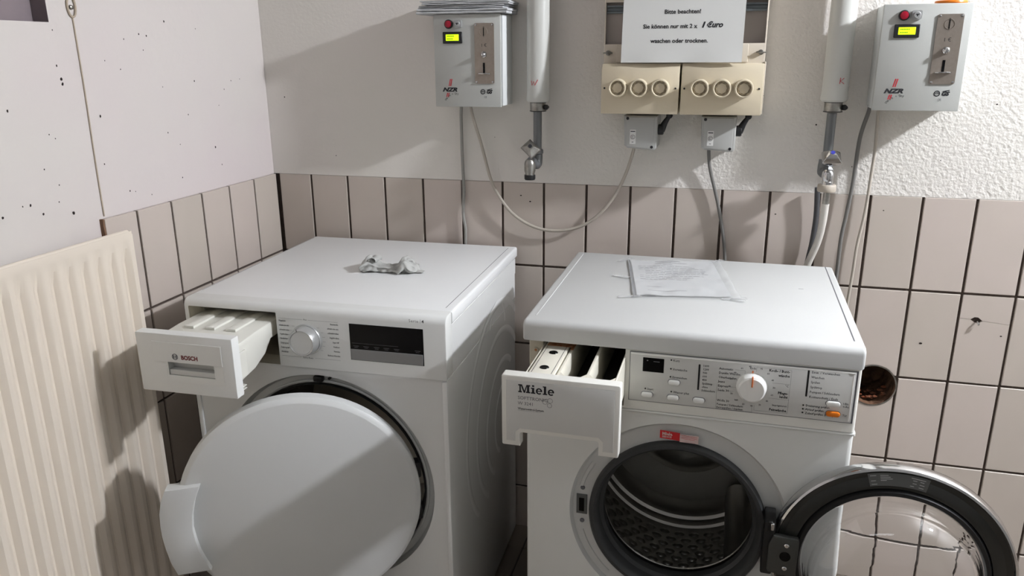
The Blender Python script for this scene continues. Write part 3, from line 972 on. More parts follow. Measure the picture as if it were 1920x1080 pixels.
# raised edge segments on the surround
bm = bmn()
lathe(bm, [(.186, .0125), (.187, .0105), (.193, .0105), (.194, .0125)], (C0[0], 0, C0[1]), 'y', 12, a0=math.radians(148), a1=math.radians(166))
lathe(bm, [(.186, .0125), (.187, .0105), (.193, .0105), (.194, .0125)], (C0[0], 0, C0[1]), 'y', 16, a0=math.radians(196), a1=math.radians(228))
pieces('surround_ridge', bm, 'recess_grey', wm)
# service sticker above the door
bm = bmn(); box(bm, .263, .2995, .0018, .0045, .6695, .6845)
box(bm, .2995, .3335, .0018, .0045, .6675, .6825, mat=1)
for v in bm.verts:
    v.co.z -= (v.co.x - .263) * .055 - (.0018 if v.co.x > .31 else 0)
st = obj('service_sticker', bm, ['sticker_red', 'sticker_pink'], wm, smooth=False, label='small red and pink service sticker')
text('Miele', .0085, 'sticker_pink', st, (.267, .0015, .6765), bold=.0004, res=1)
text('SERVICE', .0048, 'sticker_pink', st, (.2672, .0015, .6715), res=1, bold=.0002)
bars([(.302, .6795, .331, .678, .0007), (.302, .6765, .331, .675, .0007), (.302, .6735, .327, .6722, .0007)], .0015, 'ink_red', st)
# door: smoked ring with chrome rim and bulging glass bowl
bm = bmn()
lathe(bm, [(.190, -.001), (.1925, -.004), (.196, -.002), (.1985, .004), (.1985, .018), (.194, .026), (.185, .028)], (0, 0, 0), 'y', 96)
wdoor = obj('door', bm, 'chrome', wm, loc=(.671, -.042, .491), rot=(0, 0, -.033), label='round glass door with chrome rim')
bm = bmn()
lathe(bm, [(.1575, .004), (.1595, -.003), (.166, -.0035), (.180, .002), (.1905, -.001), (.1905, .020), (.1575, .024)], (0, 0, 0), 'y', 96, closed=True)
obj('door_frame', bm, 'door_black', wdoor)
bm = bmn()
lathe(bm, [(.1462, -.004), (.149, -.010), (.155, -.009), (.1578, -.002), (.1578, .022), (.1462, .022)], (0, 0, 0), 'y', 96, closed=True)
obj('door_gasket', bm, 'gasket', wdoor)
bm = bmn()
outer = [(.1462, .004), (.1452, -.006), (.1425, -.009), (.1425, -.016), (.1395, -.019), (.1395, -.026), (.1360, -.030), (.1355, -.038), (.1320, -.046), (.126, -.058), (.116, -.070), (.100, -.080), (.075, -.087), (.040, -.091), (0, -.0925)]
inner = [(max(r - .0045, 0), hh + .0045) for r, hh in outer]
lathe(bm, outer + inner[::-1], (0, 0, 0), 'y', 96)
A = [v for v in bm.verts]
bmesh.ops.holes_fill(bm, edges=[e for e in bm.edges if len(e.link_faces) == 1], sides=0)
# annulus between outer and inner lip
bmg = bmn()
lathe(bmg, [(outer[0][0], outer[0][1])] + outer[1:] + inner[:0:-1][0:] + [inner[0]], (0, 0, 0), 'y', 96, closed=True)
bm.free()
obj('door_glass', bmg, 'glass', wdoor, angle=3)
# pale label on the ring
bm = bmn()
lathe(bm, [(.1655, -.0042), (.1880, -.0012)], (0, 0, 0), 'y', 16, a0=math.radians(77), a1=math.radians(107))
lb = obj('door_label', bm, 'label_grey', wdoor, label='pale printed label along the door ring')
rs = []
def ar(r, a): return (r * math.cos(math.radians(a)), r * math.sin(math.radians(a)))
for (r, a0, a1) in [(.184, 106, 103), (.184, 101, 97), (.181, 101, 96), (.178, 101, 95), (.175, 106, 103.5), (.1752, 101, 98), (.169, 106, 103), (.184, 86, 79), (.180, 85, 83), (.180, 81.5, 79.5), (.175, 85, 83), (.175, 81.5, 79), (.170, 86, 84), (.170, 81.5, 79)]:
    p, q = ar(r, a0), ar(r, a1)
    rs.append((*p, *q, .0011))
o = bars(rs, 0, 'ink_white', lb)
for v in o.data.vertices:
    r = math.hypot(v.co.x, v.co.z)
    v.co.y = -.0042 + (r - .1655) / .0225 * .003 - .0006
# hinge bracket
bm = bmn(); prism(bm, [(-.199, -.036), (-.152, -.040), (-.151, .036), (-.153, .039), (-.195, .040), (-.202, .020), (-.202, -.030)], -.017, -.0045, 'y', .002, 2)
hg = obj('hinge', bm, 'hinge', wdoor, label='dark metal door hinge bracket')
bm = bmn(); cyl(bm, (-.1725, -.0178, .0015), .0095, .003, 'y', 20)
obj('hinge_hole', bm, 'black_gloss', hg)
for z in (.0245, -.0225):
    bm = bmn(); cyl(bm, (-.1715, -.0205, z), .0045, .004, 'y', 14, .0015)
    obj('screw', bm, 'chrome', hg)
bm = bmn(); box(bm, -.212, -.192, -.012, .044, -.045, .062, .003, 2); box(bm, -.205, -.198, -.016, -.008, .046, .066, .001, 1)
obj('hinge_arm', bm, 'gasket', hg)
bm = bmn(); box(bm, -.201, -.195, -.018, -.012, .050, .064, .001, 1)
obj('hinge_clip', bm, 'chrome', hg)
bm = bmn(); box(bm, .160, .184, -.014, 0, -.012, .012, .003, 2)
obj('door_catch', bm, 'hinge', wdoor)
# detergent drawer
def arcpts(cx, cz, r, a0, a1, n=4):
    return [(cx + r * math.cos(math.radians(a0 + (a1 - a0) * k / n)), cz + r * math.sin(math.radians(a0 + (a1 - a0) * k / n))) for k in range(n + 1)]
X_, Z_ = .001, .700
out = []
out += arcpts(.005, .829, .004, 180, 90, 3)
out += arcpts(.2025, .829, .004, 90, 0, 3)
out += arcpts(.203, .703, .003, 0, -90, 2)
out += [(.1715, .700), (.1715, .722)]
out += arcpts(.1675, .7225, .004, 0, 90, 3)
out += arcpts(.0375, .7225, .004, 90, 180, 3)
out += [(.0335, .700)]
out += arcpts(.004, .703, .003, 270, 180, 2)
bm = bmn()
prism(bm, out, -.1522, -.131, 'y', .0022, 2, front_only=True)
wdr = obj('drawer', bm, 'fascia2', wm, angle=.5)
bm = bmn()
prism(bm, [(.0095, .8245), (.1975, .8245), (.1975, .7095), (.1795, .7095), (.1795, .7270), (.1715, .7345), (.0335, .7345), (.0255, .7270), (.0255, .7095), (.0095, .7095)], -.1531, -.1520, 'y', .0008, 2, front_only=True)
obj('front_field', bm, 'panel_grey', wdr)
YD = -.1531 - .0003
L = [text('SOFTTRONIC', .0088, 'ink_grey', wdr, (.0305, YD, .7905), res=2, xs=.98), text('W 3241', .0085, 'ink_grey', wdr, (.0305, YD, .7805), res=2), text('Watercontrol-System', .0055, 'ink', wdr, (.0305, YD, .7715), res=1, bold=.0001, xs=.95)]
bm = bmn()
for (x, z, r) in [(.0785, .7905, .0046), (.0875, .7935, .0046), (.0865, .7845, .0042)]:
    lathe(bm, [(r - .0006, 0), (r, 0)], (x, YD, z), 'y', 20)
obj('emblem', bm, 'ink_grey', wdr)
bars([(.0305, .7698, .072, .7698, .0003)], YD, 'ink_grey', wdr, 'underline')
# the bold slab-serif name
bm = bmn()
def rect(x0, x1, z0, z1):
    bm.faces.new([bm.verts.new(p) for p in ((x0, 0, z0), (x1, 0, z0), (x1, 0, z1), (x0, 0, z1))])
def quad(a, b, c, d):
    bm.faces.new([bm.verts.new((p[0], 0, p[1])) for p in (a, b, c, d)])
H, xh = 1.0, .72
rect(.0, .42, 0, .17); rect(.0, .42, .83, 1.0); rect(.13, .30, .17, .83)
rect(.88, 1.36, 0, .17); rect(.94, 1.36, .83, 1.0); rect(.99, 1.25, .17, .83)
quad((.25, 1.0), (.42, 1.0), (.80, .0), (.62, .0)); quad((.62, .0), (.76, .0), (1.05, 1.0), (.94, 1.0))
def ie(x):
    rect(x, x + .50, 0, .15); rect(x + .12, x + .38, .15, xh); rect(x, x + .13, xh - .14, xh); rect(x + .12, x + .38, .84, 1.04)
def el(x):
    rect(x, x + .50, 0, .15); rect(x + .12, x + .38, .15, 1.04); rect(x, x + .13, .90, 1.04)
def ee(x):
    cx, cz, ro, ri = x + .36, xh / 2, .36, .17
    n = 28
    a0, a1 = math.radians(0), math.radians(318)
    for k in range(n):
        t0, t1 = a0 + (a1 - a0) * k / n, a0 + (a1 - a0) * (k + 1) / n
        quad((cx + ro * math.cos(t0), cz + (ro + .03) * math.sin(t0)), (cx + ro * math.cos(t1), cz + (ro + .03) * math.sin(t1)), (cx + ri * math.cos(t1), cz + ri * 1.4 * math.sin(t1)), (cx + ri * math.cos(t0), cz + ri * 1.4 * math.sin(t0)))
    rect(cx - .2, cx + .34, cz - .05, cz + .06)
ie(1.44); ee(2.0); el(2.78); ee(3.34)
for v in bm.verts:
    v.co = Vector((v.co.x * .0155 + .0315, YD, v.co.z * .0150 + .8035))
obj('name_lettering', bm, 'ink', wdr, smooth=False)
# tray behind the drawer front
bm = bmn()
TY0, TY1, TZ = -.131, .24, .8255
box(bm, .034, .194, TY0, TY1, .750, .753)
box(bm, .034, .037, TY0, TY1, .753, TZ, .001, 1); box(bm, .191, .194, TY0, TY1, .753, TZ, .001, 1)
box(bm, .034, .194, TY1 - .003, TY1, .753, TZ)
for x in (.088, .139):
    box(bm, x, x + .006, TY0, TY1, .753, TZ - .001, .0015, 2)
obj('tray', bm, 'tray', wdr)
# rounded front ends of the two open compartments
bm = bmn()
for (xa, xb) in ((.0935, .1395), (.1445, .1915)):
    n = 10
    w = xb - xa
    pts = [(xa, TY0)] + [(xa + w * k / n, TY0 + .004 + .030 * (1 - math.sin(PI * k / n)) ** .8) for k in range(n + 1)] + [(xb, TY0)]
    prism(bm, pts, .760, TZ - .001, 'z')
pieces('tray_lip', bm, 'tray', wdr)
bm = bmn()
box(bm, .041, .086, TY0 + .002, .07, .815, .829, .0015, 2)
cp = obj('softener_cap', bm, 'tray', wdr)
bm = bmn()
for y in (-.095, -.022):
    lathe(bm, [(.0085, .0002), (.0078, .0012), (.0060, .0003), (0, .0003)], (.0635, y, .829), 'z', 24)
pieces('cap_hole', bm, 'black_gloss', cp)
bm = bmn(); box(bm, .0455, .0462, TY0 + .01, .05, .8289, .8293); box(bm, .0812, .0819, TY0 + .01, .05, .8289, .8293)
pieces('cap_seam', bm, 'ink', cp, smooth=False)
bm = bmn(); box(bm, .044, .092, .012, .040, .8291, .8302, .0003, 1); box(bm, .088, .0945, .010, .042, .8246, .8256)
pieces('rust_stain', bm, 'rust', cp, smooth=False)
bm = bmn(); box(bm, .0945, .1385, -.09, .23, .7531, .7545); box(bm, .1455, .1905, -.09, .23, .7531, .7545)
pieces('tray_floor', bm, 'bay_dark', wdr, smooth=False)

# ------------------------------------------------------------------ radiator on the left wall
rad = thing('radiator', 'cream ribbed panel radiator on the left wall beside the dryer', 'radiator', (0, -.648, .11))
RL, RH = 1.30, .90
bm = bmn()
pitch = .0368
ny = int(RL / pitch * 8)
zs = [0, .012, .016, .030, .06, .2, .4, .6, RH - .060, RH - .034, RH - .018, RH - .014, RH]
def rdepth(y, z):     # y: distance from the near end, height z -> x of the front face
    base = .050
    if z < .014 or z > RH - .016 or y < .010 or y > RL - .01:
        return base
    ph = ((y - .012) % pitch) / pitch
    # V-shaped valley with flat crown
    g = 0.0
    if ph < .18: g = ph / .18
    elif ph < .36: g = 1.0
    elif ph < .62: g = 1 - (ph - .36) / .26
    k = min(1.0, max(0.0, (RH - .018 - z) / .040)) * min(1.0, max(0.0, (z - .018) / .04))
    return base - .0010 - .0098 * g * k - .001 * k
grid = []
for i in range(ny + 1):
    y = RL * i / ny
    grid.append([bm.verts.new((rdepth(y, z), -y, z)) for z in zs])
for i in range(ny):
    for j in range(len(zs) - 1):
        bm.faces.new((grid[i][j], grid[i + 1][j], grid[i + 1][j + 1], grid[i][j + 1]))
obj('front_panel', bm, 'radiator', rad, angle=.5)
bm = bmn(); box(bm, .020, .038, -RL + .002, -.002, 0.002, RH - .002, .003, 2); box(bm, .030, .0495, -.004, 0, 0, RH, .001, 1); box(bm, .030, .0495, -RL, 0, RH - .004, RH, .001, 1)
obj('back_panel', bm, 'radiator', rad)
bm = bmn()
tube(bm, [(.046, .0, .004), (.046, .0, RH - .008), (.046, -.008, RH), (.046, -RL, RH)], .0042, 10, smooth=False)
obj('edge_bead', bm, 'radiator', rad)
bm = bmn()
for y in (-.25, -1.05):
    box(bm, -.0095, .021, y - .015, y + .015, RH - .14, RH - .06, .002, 1); box(bm, -.0095, .021, y - .015, y + .015, .06, .14, .002, 1)
pieces('bracket', bm, 'radiator', rad)

# ------------------------------------------------------------------ cord with eyelet on the left wall
bm = bmn()
tube(bm, [(-.0085, -.652, 1.039), (-.0085, -.6525, 1.15), (-.0085, -.651, 1.30), (-.0085, -.652, 1.432)], .0016, 8, 4)
loop = [(-.0075, -.652 + .010 * math.sin(2 * PI * k / 16), 1.452 - .020 * math.cos(2 * PI * k / 16)) for k in range(17)]
tube(bm, loop, .0022, 8, 1, smooth=False, caps=False)
cd = tag(obj('cord', bm, 'cord'), 'thin beige cord running down the left wall from an oval eyelet', 'cord')
bm = bmn(); lathe(bm, [(0, .006), (.004, .004), (.005, 0)], (-.010, -.652, 1.450), 'x', 12)
obj('screw', bm, 'chrome_old', cd)

# ------------------------------------------------------------------ coin boxes
def coin_box(x, z, label, door_open):
    t = thing('coin_box', label, 'coin box', (x, 0, z), 0, 'coin-operated control boxes')
    W, Hh, D = .1690, .2165, .0995
    bm = bmn(); box(bm, .003, W + (.002 if door_open else -.001), -D + .014, -.0005, .002, Hh - .001, .002, 2)
    obj('case', bm, 'box_side', t)
    bm = bmn(); box(bm, .004, W - .002, -D + .008, -D + .014, .003, Hh - .003)
    obj('door_gap', bm, 'black', t, smooth=False)
    bm = bmn(); box(bm, 0, W, -D, -D + .009, 0, Hh, .0018, 2)
    d = obj('front_door', bm, 'box_grey', t)
    y = -D
    bm = bmn(); lathe(bm, [(.0105, 0), (.0105, -.004), (.009, -.0055), (.0082, -.0055)], (.040, y, .194), 'y', 28); lathe(bm, [(.0084, -.005), (.0078, -.0075), (.004, -.0085), (0, -.0087)], (.040, y, .194), 'y', 28)
    lm = obj('indicator_lamp', bm, ['black', 'red_lamp'], d, label='round red indicator lamp')
    for p in lm.data.polygons:
        if math.hypot(p.center.x - .040, p.center.z - .194) < .0085 and p.center.y < y - .004:
            p.material_index = 1
    bm = bmn(); box(bm, .0545, .0735, y - .0065, y, .1855, .2035, .003, 3, sel=lambda c, tt: abs(tt.y) > .9); cyl(bm, (.064, y - .010, .1945), .0068, .005, 'y', 24, .001)
    ks = obj('key_switch', bm, 'silver', d)
    bars([(.064, .1915, .064, .1965, .0022), (.0605, .1955, .0675, .1955, .0016)], y - .0103, 'ink', ks)
    bm = bmn(); box(bm, .0245, .0735, y - .0035, y, .1495, .1765, .0012, 1)
    ds = obj('display', bm, 'black', d)
    bm = bmn(); box(bm, .0325, .0655, y - .0040, y - .003, .1558, .1705, .0005, 1)
    sc = obj('screen', bm, 'lcd', ds, label='lit yellow-green screen')
    rs = []
    for k, (a, b) in enumerate([(.036, .054), (.036, .051)]):
        zz = .1665 - .0065 * k
        xx = a
        while xx < b:
            rs.append((xx, zz, xx + .0022, zz, .0026)); xx += .0031
    bars(rs, y - .0042, 'lcd_ink', ds)
    # coin plate
    bm = bmn(); box(bm, .1045, .1535, y - .0022, y, .0555, .1955, .004, 3, sel=lambda c, tt: abs(tt.y) > .9)
    pl = obj('coin_plate', bm, 'brushed', d, label='brushed steel coin plate')
    for (sx, sz) in [(.1085, .0595), (.1495, .0595), (.1085, .1915), (.1495, .1915)]:
        bm = bmn(); lathe(bm, [(.0026, 0), (.0024, -.0010), (.001, -.0017), (0, -.0018)], (sx, y - .002, sz), 'y', 12)
        obj('screw', bm, 'chrome', pl)
    bm = bmn(); lathe(bm, [(.0105, 0), (.010, -.0012), (.0095, -.0012), (.009, 0)], (.128, y - .0020, .1755), 'y', 28)
    obj('slot_ring', bm, 'brushed', pl)
    bm = bmn(); box(bm, .1268, .1288, y - .0028, y - .002, .1645, .1870)
    box(bm, .1252, .1302, y - .0028, y - .002, .0805, .1045)
    obj('coin_slot', bm, 'black_gloss', pl, smooth=False)
    text('1 €', .0105, 'ink', pl, (.128, y - .0026, .1415), align='CENTER', res=3)
    bm = bmn(); lathe(bm, [(.0075, 0), (.0068, -.0035), (.0052, -.0045), (.005, -.010), (.003, -.0125), (0, -.013)], (.128, y - .002, .1235), 'y', 24)
    obj('return_button', bm, 'chrome', pl)
    bm = bmn()
    lathe(bm, [(.016, 0), (.0165, .0008), (.0165, .0020), (.0155, .0026), (0, .0026)], (.128, y - .0020, .0782), 'z', 18, a0=PI * 1.0, a1=PI * 2.0)
    for v in bm.verts:
        v.co.y = y - .002 + (v.co.y - (y - .002)) * .55
    obj('coin_cup', bm, 'chrome', pl)
    # logo
    L = [text('NZR', .0125, 'ink', d, (.0195, y - .0004, .0370), bold=.0007, shear=.32, res=3, xs=1.45)]
    L.append(bars([(.0365, .0495, .0405, .0665, .0022), (.0405, .0495, .0445, .0665, .0022), (.0295, .0235, .0322, .0335, .0022), (.0335, .0235, .0362, .0335, .0022)], y - .0004, 'ink_red', d))
    s = 'Wash + Dry'
    for k, ch in enumerate(s):
        if ch == ' ':
            continue
        tt = k / (len(s) - 1)
        L.append(text(ch, .0072, 'ink', d, (.0275 + .030 * tt, y - .0004, .0135 + .0155 * tt ** .6 + .003 * math.sin(PI * tt)), rot=(PI / 2, -math.radians(52 - 50 * tt), 0), res=1))
    join_meshes('logo', L, d)
    L = []
    bm = bmn(); lathe(bm, [(.0043, 0), (.0062, 0)], (.1235, y - .0004, .0365), 'y', 24)
    lathe(bm, [(.0020, 0), (.0026, 0)], (.1235, y - .0004, .0365), 'y', 14)
    L.append(obj('mark', bm, 'ink', d))
    L.append(bars([(.1185, .0375, .1285, .0375, .0012)], y - .0004, 'ink', d))
    L.append(text('GS', .0115, 'ink', d, (.1320, y - .0004, .0325), bold=.0007, shear=.3, res=2)); L.append(bars([(.134, .0405, .147, .0435, .0018)], y - .0004, 'ink', d))
    L.append(text('CE', .0068, 'ink_grey', d, (.1255, y - .0004, .0215), res=1))
    join_meshes('test_marks', L, d)
    return t
coin_box(.5275, 1.2330, 'grey coin box on the wall above the dryer with folded papers on top', True)
coin_box(1.5315, 1.2355, 'grey coin box at the right edge of the wall with an orange lid on top', False)
# folded papers on the left coin box
def newspaper(x0, x1, y0, y1, z0, h, rot, label, seed, layers=3):
    rnd = random.Random(seed)
    t = thing('folded_paper', label, 'paper', ((x0 + x1) / 2, (y0 + y1) / 2, z0), rot, 'papers lying on the left coin box')
    w, d = (x1 - x0) / 2, (y1 - y0) / 2
    # cover folded round: profile in (y,z) with rounded front
    n = 14
    for l in range(layers):
        bm = bmn()
        a, b = h * l / layers, h * (l + .82) / layers
        rows_ = []
        nx = 12
        for i in range(nx + 1):
            x = -w + 2 * w * i / nx
            wob = .0014 * noise.noise(Vector((x * 22, l * 3.3, seed)))
            prof = [(d, a), (0, a + wob * .6), (-d + (b - a) / 2, a + wob)] + [(-d + (b - a) / 2 - (b - a) / 2 * math.sin(PI * k / 6), (a + b) / 2 - (b - a) / 2 * math.cos(PI * k / 6) + wob) for k in range(1, 6)] + [(-d + (b - a) / 2, b + wob), (0, b + wob * .6), (d, b)]
            off = .002 * l * (1 if l % 2 else -1)
            rows_.append([bm.verts.new((x + off, py, pz)) for py, pz in prof])
        for i in range(nx):
            for k in range(len(rows_[0]) - 1):
                bm.faces.new((rows_[i][k], rows_[i + 1][k], rows_[i + 1][k + 1], rows_[i][k + 1]))
        bm.faces.new(rows_[0]); bm.faces.new(rows_[-1][::-1])
        obj('page', bm, 'news', t, angle=1.2)
newspaper(.487, .713, -.108, -.004, 1.4505, .0125, .01, 'thick folded paper lying directly on the left coin box', 3, 2)
newspaper(.490, .704, -.100, -.004, 1.4632, .0072, -.015, 'thinner folded paper second from the bottom on the left coin box', 5, 2)
newspaper(.500, .716, -.104, -.006, 1.4712, .0105, .03, 'topmost folded paper of the pile on the left coin box', 8, 3)
bm = bmn(); lathe(bm, [(0, 0), (.030, 0), (.031, .002), (.030, .0055), (.026, .0065), (0, .0065)], (0, 0, 0), 'z', 32)
tag(obj('plastic_lid', bm, 'orange', loc=(1.664, -.068, 1.4522)), 'flat orange plastic lid lying on the right coin box', 'lid')

# ------------------------------------------------------------------ fuse box
fb = thing('fuse_box', 'beige fuse box between the two pipes with six round fuse caps', 'fuse box', (.942, 0, 1.223))
FW = .361
bm = bmn(); box(bm, 0, FW, -.080, -.0005, .108, .42, .003, 2)
hs = obj('housing', bm, ['beige2', 'window_grey'], fb)
cut(hs, lambda b: box(b, .003, FW - .003, -.2, -.062, .1545, .246), 'window_grey')
bm = bmn(); prism(bm, [(-.0625, .2225), (-.070, .2225), (-.070, .2265), (-.064, .228), (-.064, .2345), (-.070, .236), (-.070, .240), (-.0625, .240)], .0035, FW - .0035, 'x')
obj('mounting_rail', bm, 'rail', fb, smooth=False)
bm = bmn(); box(bm, .030, .324, -.0825, -.079, .1135, .1535, .0015, 2)
obj('raised_field', bm, 'beige2', fb)
for x in (.0105, .3515):
    bm = bmn(); cyl(bm, (x, -.086, .1350), .0058, .007, 'y', 16, .001); box(bm, x - .011, x + .011, -.0885, -.085, .1335, .1365, .001, 1)
    obj('wing_nut', bm, 'chrome_old', fb)
for (xa, caps) in ((.0025, (.042, .090, .138)), (.1835, (.225, .273, .320))):
    bm = bmn(); prism(bm, [(-.0005, .0), (-.119, .0), (-.121, .003), (-.121, .098), (-.112, .1115), (-.0005, .1115)], xa, xa + .1765, 'x', .0018, 2)
    cv = obj('fuse_cover', bm, 'beige', fb)
    for cx in caps:
        cz = .0585
        bm = bmn()
        lathe(bm, [(.0205, 0), (.0200, -.020), (.0192, -.0225), (.0172, -.0228), (.0162, -.021), (.0158, -.013), (.0128, -.012), (.0122, -.013), (.0112, -.0155), (0, -.0158)], (cx, -.121, cz), 'y', 40)
        fc = obj('fuse_cap', bm, 'beige', cv)
        bm = bmn()
        for rr in (.0140, .0108):
            for k in range(8):
                a = 2 * PI * k / 8 + (.2 if rr < .013 else 0)
                lathe(bm, [(rr, 0), (rr + .0006, 0)], (cx, -.121 - (.0160 if rr < .013 else .0137), cz), 'y', 4, a0=a, a1=a + .5)
        obj('cap_slots', bm, 'ink', fc, smooth=False)
    for sx in (xa + .0075, xa + .1690):
        bm = bmn(); cyl(bm, (sx, -.1218, .0575), .0022, .002, 'y', 12)
        obj('screw', bm, 'ink', cv)
bm = bmn(); box(bm, .3600, .3635, -.10, -.001, 0.002, .115, .0008, 1)
obj('side_flange', bm, 'beige2', fb)
# notice sheet leaning on the fuse covers
ns = thing('notice_sheet', 'white printed notice sheet asking for two 1 euro coins, on the fuse box', 'sign', (1.1205, -.1225, 1.3370))
bm = bmn()
nx, nz = 16, 10
SW, SH = .1340, .190
g = []
for i in range(nx + 1):
    x = -SW + 2 * SW * i / nx
    col_ = []
    for j in range(nz + 1):
        z = SH * j / nz
        wv = .0022 * math.sin(x * 45 + .6) * math.exp(-z * 110)
        col_.append((x * (1 - .012 * (1 - j / nz)), wv + z * .20, z))
    g.append(col_)
F = [[bm.verts.new(p) for p in c] for c in g]
K = [[bm.verts.new((p[0], p[1] + .0006, p[2])) for p in c] for c in g]
for i in range(nx):
    for j in range(nz):
        bm.faces.new((F[i][j], F[i + 1][j], F[i + 1][j + 1], F[i][j + 1]))
        bm.faces.new((K[i][j], K[i][j + 1], K[i + 1][j + 1], K[i + 1][j]))
for i in range(nx):
    for a, b in ((0, 1), (nz, -1)):
        bm.faces.new((F[i][a], F[i + 1][a], K[i + 1][a], K[i][a]))
for j in range(nz):
    bm.faces.new((F[0][j], F[0][j + 1], K[0][j + 1], K[0][j])); bm.faces.new((F[nx][j], F[nx][j + 1], K[nx][j + 1], K[nx][j]))
obj('sheet', bm, 'paper', ns)
tilt = math.atan(.20)
def sign(s, x, z, size, **k):
    return text(s, size, 'ink', ns, (x, z * .20 - .0004, z), rot=(PI / 2 - tilt * 1.0, 0, 0), **k)
L = [sign('Bitte beachten!', -.041, .1045, .0128, bold=.0003, res=3, xs=1.02),
     sign('Sie können nur mit 2 x', -.0865, .0735, .0128, bold=.0003, res=3, xs=1.0),
     sign('1', .0400, .0745, .0165, bold=.0009, shear=.3, res=3, xs=1.1), sign('€uro', .0525, .0745, .0165, bold=.0006, shear=.3, res=3, xs=.98),
     sign('waschen oder trocknen.', -.068, .0425, .0128, bold=.0003, res=3, xs=1.0)]
for o in L:
    o.rotation_euler = (PI / 2 - tilt, 0, 0)
# two small grey switches under the fuse box
def switch(x, z, label, rz):
    t = thing('rotary_switch', label, 'switch', (x, 0, z), 0, 'grey rotary switches under the fuse box')
    bm = bmn(); prism(bm, [(.003, .006), (.010, .0), (.074, -.004), (.079, .001), (.079, .076), (.0, .076)], -.085, -.0005, 'y', .004, 3, front_only=True)
    obj('case', bm, 'switch_grey', t)
    bm = bmn(); prism(bm, [(.0075, .006), (.012, .003), (.069, -.001), (.0725, .002), (.0725, .073), (.0055, .073)], -.0868, -.084, 'y', .002, 2, front_only=True)
    lid_ = obj('cover', bm, 'switch_grey', t)
    for (sx, sz) in ((.0095, .0695), (.068, .0035)):
        bm = bmn(); lathe(bm, [(.0035, 0), (.0030, -.0008), (.0018, -.0008), (.0016, 0), (0, 0)], (sx, -.0869, sz), 'y', 14)
        obj('screw', bm, 'ink', lid_)
    bm = bmn(); box(bm, .0160, .0300, -.0874, -.0866, .0100, .0435)
    sk = obj('sticker', bm, 'sticker', lid_, smooth=False)
    bm = bmn(); lathe(bm, [(.0046, 0), (.0054, 0)], (.023, -.0878, .0265), 'y', 20)
    r_ = obj('ring', bm, 'ink', sk)
    join_meshes('print_marks', [r_, bars([(.0175, .0395, .0285, .0395, .002), (.0205, .0285, .0255, .0285, .0008), (.0205, .0245, .0255, .0245, .0008), (.0208, .0285, .0208, .0245, .0008), (.021, .0145, .025, .0145, .0012)], -.0878, 'ink', sk)], sk)
    bm = bmn(); cyl(bm, (.078, -.055, .042), .0125, .014, 'x', 24, .002)
    tube(bm, [(.086, -.055, .040), (.094, -.058, .058), (.104, -.062, .074)], [.0090, .0088, .0080, .007, .0062, .0055, .0052], 12, 3)
    r = bmesh.ops.create_uvsphere(bm, u_segments=14, v_segments=10, radius=.0078)
    for v in r['verts']:
        v.co += Vector((.1045, -.062, .076))
    obj('lever', bm, 'black', t, label='black angled lever with round knob')
    return t
switch(.9945, 1.1405, 'left grey rotary switch box with black lever under the fuse box', 0)
switch(1.1735, 1.1405, 'right grey rotary switch box with black lever under the fuse box', 0)

# ------------------------------------------------------------------ water pipes with taps
def pipe(x, zb, label, letter, kind):
    t = thing('water_pipe', label, 'pipe', (x, -.042, 1.05), 0, 'grey water pipes with taps')
    z = zb - 1.05
    bm = bmn(); lathe(bm, [(.0, z), (.0245, z), (.0285, z + .004), (.0292, z + .010), (.0285, z + .014), (.0278, z + .022), (.0278, CZ - 1.05)], (0, 0, 0), 'z', 40)
    sl = obj('pipe_cover', bm, 'sleeve_pipe', t, label='wide pale grey pipe cover')
    bm = bmn()
    if letter == 'W':
        s = [(-.008, .052), (-.006, .041), (-.001, .050), (.002, .041), (.009, .054)]
    else:
        s = None
    def onpipe(p, r=.0282):
        a = p[0] / r + (-.12 if letter == 'W' else .35)
        return (r * math.sin(a), -r * math.cos(a), z + p[1])
    if s:
        tube(bm, [onpipe(p) for p in s], .0007, 6, 1, smooth=False)
    else:
        tube(bm, [onpipe(p) for p in [(-.005, .040), (-.004, .053)]], .0007, 6, 1, smooth=False)
        tube(bm, [onpipe(p) for p in [(.004, .052), (-.004, .046), (.005, .040)]], .0007, 6, 1, smooth=False)
    obj('letter_mark', bm, 'ink_red', sl, label='hand-drawn red letter ' + letter)
    bm = bmn(); lathe(bm, [(.0185, z), (.0195, z - .001), (.0195, z - .021), (.0185, z - .022), (0, z - .022)], (0, 0, 0), 'z', 32)
    cl = obj('clamp', bm, 'chrome_old', t)
    bm = bmn()
    for zz in (z - .0008, z - .0215):
        lathe(bm, [(.0188, -.0012), (.0208, -.0006), (.0208, .0006), (.0188, .0012)], (0, 0, zz), 'z', 32, closed=True)
    box(bm, .017, .027, -.012, -.004, z - .018, z - .006, .002, 1)
    cyl(bm, (.0245, -.017, z - .012), .0045, .014, 'y', 12)
    obj('clamp_band', bm, 'black', cl)
    bm = bmn(); cyl(bm, (-.001, 0, z - .140 if kind == 1 else z - .150), .0105, .125, 'z', 24)
    obj('steel_pipe', bm, 'zinc', t)
    return t, z
